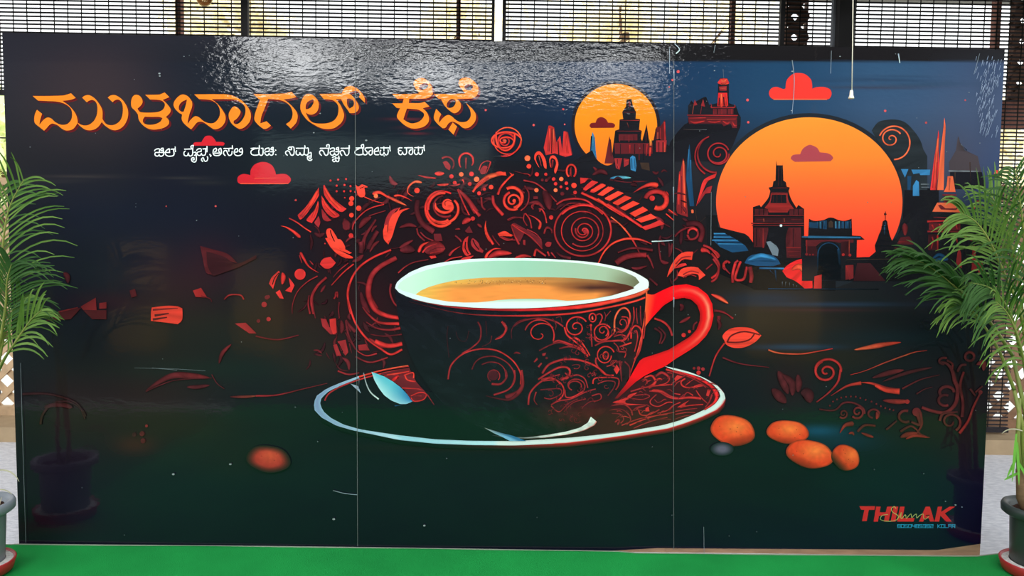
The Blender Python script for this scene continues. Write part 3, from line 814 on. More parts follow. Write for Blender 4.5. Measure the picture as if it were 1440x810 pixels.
sw.draw('''
W 380 250 8
p b 548,110! 550,170 545,210 480,310 400,420 340,470 310,420! 400,330 470,230
s 30 40 a a 535,150 450,310
s 26 30 a c 450,310 350,440
p b 540,260! 548,300 540,370 510,450 470,510! 410,480 440,430! 500,360
s 14 30 a b 536,300 480,450
p c 545,430! 565,500 545,560! 500,510 520,470
p b 600,90! 615,85 650,160 740,260 860,350! 810,385 750,360 660,270 610,190
s 26 40 a a 620,120 690,240 790,340
p b 580,200! 610,250 680,340 770,410 780,430! 720,450 650,410 590,320
s 16 34 a b 592,230 640,320 740,420
p c 580,350! 600,370 650,440 690,480! 640,490 600,470 585,420
s 16 14 c a 215,455 300,500 390,565 460,610
h 40 b a 345,675 270,610 190,560 120,540
p a 632,620! 640,580 675,570 700,590 740,650 760,690! 800,700 845,780 830,830! 740,820! 680,740 650,680
s 10 10 k k 680,590 690,640 740,740 800,800
s 14 16 a b 655,690 740,790 850,860
d b 12 750,90 838,82 905,95 750,152 832,152 905,150 680,32 765,22 855,15
d b 8 290,253 840,225 955,160 618,740
d a 28 918,235 910,290
d a 30 998,343
d a 26 915,420
d b 26 910,650
d d 40 855,520
d d 38 855,550
p a 960,75! 990,100 1010,90 1040,75 1100,105 1060,110! 1070,190 1040,220 1000,210 980,170!
s 10 6 k k 1010,120 1060,100
s 12 8 a b 1060,215 1130,245 1220,275 1280,285
h 44 a a 1150,185 1230,165 1330,220 1460,275
d o 24 1190,205
s 16 12 c b 925,580 950,500 1050,390 1150,335 1280,300
s 14 8 d c 1110,430 1200,400 1300,370
l 60 d d 1000,570 1060,490 1140,440
s 50 20 d d 1040,800 1070,660 1190,470
s 50 40 e d 1100,800 1150,700 1210,600
p a 1270,600! 1310,480 1380,380 1470,330! 1420,430 1410,520 1380,640 1330,750! 1280,690
s 12 12 k k 1440,350 1350,470 1325,570 1335,720
W 540 240 8
p c 0,620! 40,500 120,430 280,400! 180,420 90,500 60,600!
p a 50,620! 70,540 130,470 230,430 290,425! 200,470 150,560 130,620 90,720 50,800! 10,770 40,700
S 34 a a 715,385 20 150 -60 190 0.85
d a 62 715,380
d a 30 740,410
S 34 a a 680,420 145 210 -40 190 0.93
A 30 a b 640,430 170,195 50,290
S 26 r a 655,430 200 140 300 60 1.0
A 20 c d 690,400 130,120 60,260
A 32 b a 660,425 165,175 175,280
s 7 5 k k 690,395 690,350 740,340 800,380
s 50 60 e d 380,330 370,450 430,590 560,690
h 30 o a 430,135 350,125 280,180 270,250 340,295
d a 30 372,223
h 26 a b 110,285 180,280 260,310 320,345
l 30 b o 0,270 120,330 260,395
l 40 d d 170,640 280,610 370,630
l 46 b a 570,30 620,35 680,30
l 20 c b 380,50 480,75 590,85
d b 24 760,65
d o 26 870,42
d b 26 985,38
d o 30 1042,98
d b 22 797,137 965,150 1070,255
d b 18 1130,210
d a 26 1205,185
h 26 a c 880,100 895,120 900,165
l 50 a o 1000,240 1060,160 1180,70 1290,40 1370,30
s 46 30 o a 1180,70 1290,40 1370,30
s 26 14 a b 1000,240 1060,160 1180,80
l 26 b a 600,160 680,160 730,150
l 22 d b 740,170 800,165 860,150
s 26 60 c c 830,210 930,310 1040,470
s 16 40 b c 1000,430 1080,510
s 22 14 c b 830,210 900,380 960,500
s 20 22 c d 1095,300 1105,400 1140,440
s 30 34 c b 1225,280 1240,380 1340,500
l 56 c b 880,600 930,560 980,550
d b 24 1000,540
l 30 c d 1050,600 1080,620 1100,640
p d 910,680! 960,620! 1000,700! 940,700!
l 16 c c 800,660 840,655 860,660
h 36 a a 1200,800 1150,700 1140,620 1148,560
s 22 26 a b 1140,640 1165,720 1230,830
p a 1275,710! 1350,680 1400,700 1440,740! 1350,735!
s 16 18 c c 1300,740 1380,780 1450,770
s 16 20 c d 370,650 390,720 460,790
s 18 14 d c 410,690 470,750 560,790
p d 570,710! 640,710! 640,790! 570,790!
W 560 290 8
p d 400,310! 480,310! 500,390! 410,400!
h 40 b a 230,520 260,450 330,410 430,400
l 150 d c 290,510 400,470 530,480
s 18 14 b c 275,520 330,460 440,420
s 8 8 d d 330,520 430,470 520,470
s 8 8 b c 360,530 440,510 500,500
p b 350,560! 420,555! 430,580! 370,590!
l 90 d e 20,500 100,480 190,500
l 36 d d 10,470 80,430 170,380
h 34 c b 570,560 620,500 700,450
p b 720,470! 740,380 790,335! 780,420 790,490! 820,540! 770,560 735,520
s 12 10 k k 760,400 755,470 790,540
p c 815,400! 840,360 900,410 920,460! 960,500! 950,525! 880,500 830,450
s 12 10 k k 840,380 870,440 910,490
s 14 12 c b 510,640 590,590 720,565
p b 670,635! 730,580 850,555! 800,600 740,635!
h 36 a b 980,590 1010,530 1080,480 1160,480
l 60 c b 1000,590 1120,530 1280,530
l 30 b c 1300,590 1400,555 1500,570
s 16 12 c d 0,750 80,680 180,630 340,600
s 20 16 d c 640,330 690,370 710,400
s 14 12 d c 1060,330 1090,380 1140,440
s 16 18 d d 1240,160 1310,130 1400,130
W 370 340 8
s 60 50 d e 1100,0 1110,60 1100,130
p a 700,-40! 760,-40 800,20! 870,100 1000,165 1010,185! 920,180 830,130 760,60!
p a 790,0! 850,-10! 920,50! 900,70! 1000,125! 960,130 860,80
h 36 b b 420,115 460,190 520,280 630,350
s 14 6 c c 410,150 440,240
l 14 c c 525,210 550,240 570,260
d b 62 418,365
d a 56 715,235
p b 640,250! 680,190 760,170! 820,235! 770,290 700,300
p b 70,470! 100,400 180,325! 190,340! 150,420 115,530!
s 10 8 k k 110,480 130,410 180,350
l 50 b b 220,345 230,400 215,480
p b 290,400! 330,450 355,490! 320,570! 250,550! 310,500!
p b 145,570! 190,540! 235,640! 190,635!
s 14 8 c d 615,385 500,450 390,560 335,700 330,810
s 26 30 c c 715,400 610,500 545,640 570,810
s 14 20 d c 520,600 510,700 530,810
s 16 12 b c 1020,250 900,350 770,490
s 12 10 c d 960,240 860,320 790,400
s 22 24 b b 1440,90 1250,170 1100,270 1010,390 960,540 960,680 990,810
s 46 64 c c 1500,180 1330,270 1230,370 1190,500 1195,620 1270,760
s 18 14 c c 800,640 840,570
d c 30 15,705
d d 24 45,625
l 60 e d 1100,560 1130,680 1200,800
W 440 400 8
s 20 24 b b 410,-10 392,100 410,220 480,430 600,600 760,720 880,785 1005,730
l 40 c c 630,600 780,690 1000,670
s 50 42 b b 700,640 850,690 1005,665
s 60 40 c b 630,-10 630,130 700,280 830,350 970,375
s 14 34 d b 560,250 640,350 760,430 970,440
s 10 30 d c 600,420 720,490 860,510 985,490
s 10 16 d d 650,560 800,580 1000,560
s 26 16 d c 880,-10 870,90 910,200 970,260
p c 510,680! 600,670! 640,740! 520,740!
s 10 18 c c 490,740 600,800 720,775
s 26 40 d d 370,400 420,470 480,530
s 14 16 d d 370,540 430,650 500,740
p c 90,380! 150,390! 190,480! 260,500! 260,560! 200,560! 110,470!
p b 190,390! 260,380! 270,540! 230,560! 195,470!
l 50 d d 320,400 330,480 320,550
p c 230,680! 270,670! 320,800! 270,800!
p c 280,640! 370,620! 400,760! 370,800! 320,740!
s 8 8 k k 290,660 340,760
s 16 10 c d 60,0 10,80 0,200 30,380
l 30 c c 250,130 270,90 280,150
s 18 10 d d 300,200 290,280 300,380
W 360 406 3.989
s 10 9 c d 460,460 520,480 580,470
s 10 8 d c 560,380 640,412 740,385
s 12 10 d d 505,180 520,260 560,340
s 10 3 c d 0,600 120,595 270,560 400,530
s 9 6 d d 0,265 120,285 240,260
d c 12 45,88 72,170
d d 10 15,180 70,45
W 0 406 3.989
p c 1320,195! 1380,190! 1440,250! 1400,250!
''')
sw.draw('''
W 700 200 8
S 20 a a 80,-10 20 190 60 700 0.6
A 20 a a 85,-60 105,155 -10,200
A 16 a b 85,-50 180,200 10,90
A 16 b c 70,-80 200,240 60,100
d o 32 333,180
d a 26 350,272
d b 24 440,362
d b 18 540,362
d o 24 435,540
d b 20 628,415 650,468 770,462 868,565
d o 24 714,415
d b 16 710,503 780,522
d o 22 650,540
d a 30 856,487
d d 22 725,580
d d 16 545,432 500,425
p a 410,190! 415,140 445,105 480,110 520,160 545,230 548,300! 520,280 500,200 470,145 440,150 430,200 470,290! 440,250
s 8 6 q c 460,150 490,270
p a 580,190! 600,155 640,155 670,200 680,260 655,345 640,350! 635,310 655,250 645,200 610,180 590,210 600,290! 585,260
s 22 12 c d 620,200 605,290
A 20 a b 826,325 52,72 120,420
s 8 6 c c 825,280 825,390
s 16 8 c b 820,290 812,380
h 16 c b 370,385 340,360 280,350
s 18 14 c c 290,430 420,460 530,540 660,670
l 90 e d 510,540 560,640 580,760
s 18 14 d c 300,490 350,580 330,700 260,770
A 34 a a 160,625 115,115 -120,80
A 28 a b 170,660 100,100 60,250
S 24 a a 170,660 20 90 0 420
d a 20 185,660
s 26 16 b a 0,590 40,500 130,400 180,360
p a 130,340! 180,370! 100,430! 150,380
p a -20,340! 40,330 100,375! 0,370!
p d 400,610! 450,610! 450,640! 400,640!
h 36 c d 460,695 410,690 390,755
s 12 14 c b 460,750 500,760 530,810
s 22 18 c b 660,700 750,650 880,635 1000,660 1100,740 1180,810
s 10 14 d c 700,760 800,690 930,690
s 24 22 b b 720,810 800,750 930,710 1050,720 1110,750
s 26 28 b a 940,570 1150,670 1380,810
p b 925,400! 1020,405! 980,450! 930,470!
p b 1060,430! 1130,450! 990,545! 955,530! 1000,480!
p b 1160,465! 1215,480! 1080,570! 1035,560! 1090,510!
p a 1240,500! 1310,520! 1180,605! 1120,590! 1180,540!
p a 1350,550! 1410,570! 1260,660! 1205,640! 1280,590!
p a 1430,600! 1500,630! 1350,710! 1295,690!
W 840 200 8
s 30 30 a b 0,640 130,730 300,830
p a 60,465! 95,490! -20,560! -80,540!
p a 150,500! 190,520! 50,605! 10,580!
p a 230,550! 295,575! 140,660! 80,630!
p a 310,600! 385,625! 230,710! 170,680!
p a 400,660! 475,690! 310,770! 250,740!
p a 510,725! 570,765! 420,840! 360,800!
h 60 a c 685,490 600,475 500,510 400,570
S 50 b b 680,640 60 130 -30 -30 1
A 46 c b 660,650 118,95 190,330
A 50 b a 690,650 88,95 -60,120
d b 30 615,630
s 14 12 a o 800,755 870,810
S 18 c c 1360,130 18 120 0 500 0.95
A 16 c c 1360,130 120,118 0,340
S 22 d c 1340,150 230 190 240 90 1
S 18 c c 1330,150 225 240 250 120 1
p b 1340,350! 1320,400! 1240,440 1190,540 1110,720! 1150,560 1200,420
p c 1290,490! 1270,570! 1210,580! 1130,700! 1160,600! 1230,510!
s 5 4 j j 1100,760 1130,900 1220,840
W 840 290 8
p a 600,85! 670,130! 490,185! 430,150!
p b 700,155! 755,200! 540,270! 490,235! 600,200!
s 30 26 b b 110,-20 300,100 500,235
s 12 22 o a 150,120 250,200 340,300 390,370
s 20 14 b d 390,370 430,440 480,540
s 14 26 a a 10,640 70,520 170,420 300,370 400,365
s 26 12 a c 400,365 500,380 610,425
s 16 30 d d 230,520 400,470 620,495
s 60 50 d c 210,640 300,580 420,550 550,550
s 26 12 c d 560,550 600,620 630,700
l 30 d d 380,690 450,700 560,670
s 12 12 a b 770,85 860,160
s 12 12 a b 805,40 880,95
s 22 24 d c 870,340 930,280 1030,235 1100,250 1130,310 1100,360 1040,370 1010,320
S 26 c b 1060,310 40 70 180 330 1
s 60 50 e d 1000,200 1130,200 1180,280 1150,400
s 22 20 e d 710,330 690,430 710,600
s 18 16 d d 840,420 830,520
p a 780,800! 820,680 900,560 980,515 1075,512! 1060,605! 960,600 880,680!
s 14 10 c c 880,650 950,580 1050,565
p b 860,700! 930,650 990,640! 1005,660! 920,690!
p a 900,780! 940,710 1040,680 1130,690! 1180,740 1215,775! 1140,830! 1130,770 1050,760 990,800!
s 12 10 c c 960,770 1050,730 1140,750
s 14 12 c c 960,800 1040,770 1110,790
h 60 b c 1160,490 1230,500 1270,540
s 26 24 c b 1190,440 1280,480 1360,580
s 26 26 c b 1280,530 1360,640 1350,750 1280,810
s 16 14 d c 1220,710 1290,650
A 26 c b 1440,670 26,40 90,300
W 1000 310 8
A 24 b c 175,500 36,40 140,330
s 20 14 c d 140,520 180,570 210,600
s 30 30 b c 270,480 240,600 240,700
s 26 30 b c 330,460 290,560 270,660 360,660 390,560 400,520
s 20 24 c c 260,480 300,450
s 50 40 d c 430,520 450,620 440,700
h 34 c b 90,410 60,360 0,320
s 24 24 c c 20,430 80,530 60,640 0,690
W 860 380 7.17
l 40 b b 1010,245 1090,280 1175,335
s 12 8 d c 1030,400 1130,420 1220,490
s 40 20 d e 1080,460 1080,600
s 20 20 e d 380,80 460,150
''')
# around the handle, the sprig, the right-hand curls
sw.draw('''
W 860 380 7.17
s 20 22 b c 430,485 520,520 580,580 610,660
s 24 16 e d 430,580 500,640 480,740
s 20 14 e d 470,570 540,650 500,740
l 40 d e 690,340 710,370 690,410
l 30 d c 680,530 740,500 790,470
s 20 16 d d 820,600 830,550 860,520
d b 22 725,652
d b 16 783,617
W 720 406 3.989
p a 1190,290! 1180,262 1220,225 1290,215 1350,225 1397,262! 1360,300 1300,328 1240,330 1200,312
s 8 7 M M 1205,300 1230,262 1300,240 1390,258
s 8 7 M M 1205,300 1270,300 1330,285 1360,250
s 9 8 b c 1190,305 1140,380 1105,490
s 10 4 d d 1180,385 1280,420 1440,440
l 18 b o 1115,30 1160,50 1212,82
s 7 5 d c 1130,125 1190,135 1240,165
l 20 d e 1150,170 1165,200 1155,230
d c 10 1045,445 1070,450
d b 12 1045,470
d c 8 1020,445
D 0.82
W 1080 406 3.989
s 9 5 o b 0,342 60,360 180,365 280,350 360,335
l 26 o a 480,342 580,325 650,312 745,300
s 3 8 b q 460,482 540,460 650,415 760,375
s 8 3 o b 760,375 820,355 890,345
S 14 b b 325,465 8 68 60 610 0.9
s 13 7 b c 405,450 390,520 340,580 270,635
A 13 b b 335,455 72,60 190,370
h 30 c a 735,575 660,560 580,530 510,525
s 20 3 a c 520,528 440,545 350,600
D 0.85
s 16 30 a a 600,540 660,568 735,575
D 0.62
l 26 d c 580,500 680,470 760,455
l 18 d d 640,520 780,470 920,440
s 10 4 c d 750,560 850,510 960,482
s 8 3 d d 830,590 870,565 920,550
l 26 c a 640,625 720,632 795,630
d b 13 778,632
d c 5 345,655 362,632 385,620 408,610 435,605 462,603 490,605 515,612 545,622 578,632 605,645 630,658 655,668 680,675 700,680
s 9 11 d c 285,675 370,680 420,640 480,640 530,670 540,700
S 12 c c 500,690 8 38 0 500 1
S 10 d c 420,700 5 26 0 500 1
A 11 d c 590,700 30,24 100,380
l 20 c b 605,690 612,710 605,730
h 30 c b 480,755 430,765 400,810
s 14 12 d c 500,800 540,765 600,768
D 0.7
l 46 d d 55,460 85,520 110,590
l 50 d d 20,560 60,600 100,640
l 40 d d 80,480 130,530 135,600
l 36 d d 165,480 170,530 165,580
l 60 e d 180,580 220,590 235,640
''')
sw.draw('''
D 0.6
W 1080 406 3.989
s 12 22 d c 960,410 1000,420 1030,460 1045,520
A 12 d c 985,405 28,18 90,300
s 12 12 d c 1000,400 1030,420 1030,450
A 14 d c 1128,380 25,24 0,360
s 14 12 d d 1060,465 1080,430 1110,425
s 12 18 c d 1095,465 1075,540 1090,640 1085,720
s 22 16 c c 1045,520 1060,560 1050,640 1000,690 940,690 860,665
A 16 d c 1000,580 40,32 130,360
A 14 c d 990,625 36,30 60,300
s 10 16 c b 1190,580 1150,660 1120,740 1070,810
d c 12 1188,580
s 14 10 d d 1130,560 1160,600
s 10 10 d c 1200,545 1160,580
S 14 d c 1020,745 14 62 0 420 0.9
s 14 10 c d 960,740 980,700 1060,690
A 14 d c 770,715 38,32 60,290
s 12 20 d c 800,745 850,760 830,690
d c 24 830,690
s 16 8 c c 850,690 860,760 830,810
s 14 8 d c 740,800 800,770 850,810
s 12 8 d d 660,790 720,740
l 30 c c 1165,425 1205,415 1205,460
W 1080 607 3.989
l 14 b c 450,10 470,5 480,20
l 16 c b 520,5 560,20 590,30
l 26 c b 740,30 780,15 840,5
l 18 b b 770,40 820,20 905,32
s 8 4 c c 830,0 870,20 905,32
''')
# the dim left-hand end
sw.draw('''
D 0.7
W 0 203 3.989
p d 1125,570! 1200,590 1280,615 1335,668! 1250,640 1160,600! 1170,690 1210,730! 1160,720 1140,640
p e 1160,600! 1260,630 1330,670 1440,620! 1440,640! 1340,690! 1200,740! 1170,690
l 30 d e 360,720 380,740 385,780
W 0 406 3.989
p c 455,100! 540,50! 545,120! 470,118!
p d 470,120! 600,120! 600,170! 520,170!
p c 560,80! 600,75! 600,110! 560,112!
p d 340,130! 460,105! 400,170! 260,180!
s 8 6 c c 330,130 440,105
D 0.85
p a 855,105! 940,95 1000,98! 1025,110! 1025,170 1000,198! 940,190! 850,180! 850,130!
D 0.7
s 10 3 c c 860,118 950,112 1000,110
s 12 6 d d 870,150 950,138
s 12 6 d d 860,172 940,160
p b 1085,10! 1130,-5! 1165,50! 1100,45!
s 8 8 c b 1260,60 1290,35 1350,35 1370,60
s 5 5 c d 1130,40 1180,55 1190,75
l 20 d c 1230,420 1250,360 1300,310
l 34 d c 820,570 960,490 1090,490 1180,500
s 8 4 d d 820,575 900,540 1000,510 1190,500
s 6 4 d d 1190,480 1220,530 1260,560
l 14 d q 1290,605 1370,605 1440,600
l 22 d d 1050,550 1110,550 1180,540
A 14 e e 360,760 130,130 180,340
A 24 e d 330,670 70,20 180,360
s 14 10 e e 130,590 280,590 430,640 480,730
d c 8 825,768 800,805
p d 730,10! 760,0! 770,40! 740,50!
W 0 607 3.989
d d 14 800,10 805,50
d e 12 755,15
''')
# ---- saucer, spoon, cup
def P2(t): return [tuple(map(float, q.split(','))) for q in t.split()]
def mixc(a, b, t): t = min(max(t, 0), 1); return tuple(a[k] + (b[k] - a[k]) * t for k in range(3))
OUT = P2("505,528.5 480,537.6 460,546 446,556 441.5,566 443,577 453,587 473,598 497,605 520,609.5 560,618 611,623.3 661,625.3 720,626 740,625.3 796,622.7 838,617.8 880,612 940,602.3 963,595 986,586.5 1010,575 1020,562.8 1019,554.4 1010,543 992,532 972,523.7 951,518 934,514.6")
INN = P2("505,531.5 482,541 463,549.5 452.5,559 450.5,567 454,577 465,587 483,596.5 507,603.5 530,607 560,611.5 611,617.3 661,619.5 720,620 740,619 796,615.5 838,611.5 880,606.5 932,597.5 955,591 978,581.6 1000,571 1011,561.4 1013,555.8 1010,548.8 1002,540 986,530.5 969,525.3 946,519.5")
saucer = Sheet(0.0044); saucer.win(0, 0, 1)
saucer.loft([(x + 1, y + (6 if y > 560 else 0)) for x, y in OUT[6:]][:20], OUT[6:26], lambda u, v, x, y: mixc((16, 24, 26), (190 if x > 760 else 60 + 130 * max(0, (x - 620) / 140), 30, 34), v * min(1, max(0, (x - 600) / 200))), 3)
ctr = [(735, 575)] * len(INN)
saucer.loft(INN, ctr, lambda u, v, x, y: mixc((17, 28, 29), (58, 26, 29), (x - 720) / 130) if v < .999 else (20, 22, 24), 6, 90)
def rimc(u, v, x, y):
    if x < 560: b = mixc((120, 140, 175), (190, 225, 235), (x - 445) / 110)
    elif x < 700: b = mixc((150, 205, 220), (200, 240, 240), (x - 560) / 140)
    else: b = (222, 238, 232)
    return mixc(mixc(b, (150, 190, 205) if x < 700 else (200, 205, 200), abs(v - .45) * 1.2), (225, 60, 50), 0.9 if (v < 0.01 and x > 780 and y > 560) else 0)
saucer.loft(OUT, INN, rimc, 5, 110)
saucer.brush = True
saucer.draw('''
W 0 0 1
s 1.5 2.5 b a 575,514.5 540,520 505,529.5
s 2.2 2 b c 575,518 541,524 507,533 480,543 463,553 457,563
s 1.2 1 o a 574,513.5 540,519.5 506,528.5
s 2 6 r r 940,520 972,528 995,539 1005,549 1008,557
s 5 2 r b 1008,557 1004,566 990,576
s 3 1.5 b d 936,519 970,530 996,545
W 360 406 3.989
p d 700,475! 860,440! 900,520 960,600 880,635! 830,560!
s 12 8 a b 735,485 860,462
s 8 4 c c 720,490 800,480
h 22 r b 765,515 800,490 790,510
s 9 9 a b 835,480 850,510 895,520
s 8 8 b a 830,485 880,470 885,500
s 7 7 b c 820,555 900,560 930,565
s 7 6 b b 870,600 920,580 955,590 940,620 890,630 870,610
s 6 6 c c 890,600 930,600
s 6 5 c d 960,590 1000,650
W 860 500 7.17
s 16 30 b b 330,220 400,200 440,250 420,290 370,320
s 10 10 c b 310,260 350,240 355,280
h 30 c b 440,210 500,170 560,200 580,240 540,280 470,290
h 24 b a 450,250 480,230 510,240
s 12 10 c c 560,170 610,180 610,220
s 16 10 c b 190,360 330,320 470,300 610,290
p b 630,230! 660,195! 715,210! 640,260!
s 16 14 b b 740,230 700,260 710,300 760,320 830,315 920,300
s 12 10 c b 740,300 790,260
s 14 12 b c 830,310 900,290 950,320
p b 965,340! 1000,340! 975,410! 950,400!
s 10 12 b c 850,350 900,420 965,480
s 20 10 c c 1010,390 980,470 940,520
s 14 24 c b 380,355 480,365 560,410 650,430 780,420 900,430
h 34 b c 400,350 500,360 600,410 700,425
s 10 12 c b 630,380 690,390
s 10 12 c b 720,420 760,370 820,400
p b 0,470! 140,425 180,390 260,370! 180,430 140,450 160,480 340,490! 150,500!
s 10 8 c c 230,400 340,390 380,410 310,440 200,430
s 12 10 c b 450,390 390,450 400,490 470,510 560,470 610,470
s 8 8 c d 430,440 470,470 540,430
l 24 c c 250,540 270,520 350,500
s 14 12 b c 270,540 290,590 350,600 430,570 480,540
p b 340,530! 370,510! 380,560! 340,560!
s 12 10 c b 460,580 560,550 620,500 690,470
p b 660,520! 720,480 780,450! 740,490 760,510!
s 10 10 b b 690,520 790,500 920,490
s 12 8 c c 640,560 760,540 860,530
s 12 12 c c 100,700 260,640 400,610 560,590
s 16 8 b c 180,700 330,640 460,600 630,570
s 12 8 c c 640,590 760,570 840,575
s 14 14 c c 0,500 120,490 190,540 210,600
s 12 14 d c 0,540 100,540 170,590 190,650 150,690
s 12 12 d c 0,580 90,590 120,640 90,680
l 34 c d 30,670 70,650 60,700
s 10 10 d c 300,690 420,650 560,620
s 10 10 c d 220,730 340,680 480,640 600,640
s 8 8 d c 630,640 720,610 800,600
''')
random.seed(32); saucer.win(0, 0, 1)
for i in range(90):
    x, y = random.uniform(846, 1004), random.uniform(527, 602)
    if y > 596 - max(0, x - 890) * .34 or y < 530 - (x - 930) * .05 + max(0, 905 - x) * .75 + max(0, x - 965) * .35: continue
    l = random.uniform(6, 16); d = random.uniform(-.9, .5); c = random.choice(((104, 34, 40), (140, 40, 44), (176, 50, 50)))
    saucer.stroke([(x, y), (x + l * .5, y + l * .5 * d - 2), (x + l, y + l * d)], lambda u: 1.3 * math.sin(math.pi * min(max(u, .05), .95)), c, c)
spoon = Sheet(0.0059); spoon.win(360, 406, 3.989)
spoon.loft(P2("650,465 665,510 690,555 720,595 760,625 810,645 845,645 880,630"), P2("650,465 720,490 770,520 810,550 840,580 860,605 870,620 880,630"),
           lambda u, v, x, y: mixc(mixc((175, 225, 225), (95, 190, 205), v * 1.3), (40, 110, 165), max(0, u - .45) * 1.6 * (0.3 + v)), 6, 40)
spoon.draw('''
W 360 406 3.989
s 5 8 x m 605,470 620,530 645,580 690,618
p g 530,530! 575,545! 590,585!
s 5 2 x k 580,500 578,560
s 7 3 v k 780,655 830,648
''')
spoon.win(580, 520, 7.17)
spoon.loft(P2("725,580 830,640 900,670 985,715"), P2("725,580 900,635 1010,660 1150,715"), lambda u, v, x, y: mixc((150, 150, 140), (120, 175, 205) if v < .5 else (50, 110, 150), u * 1.5), 3, 14)
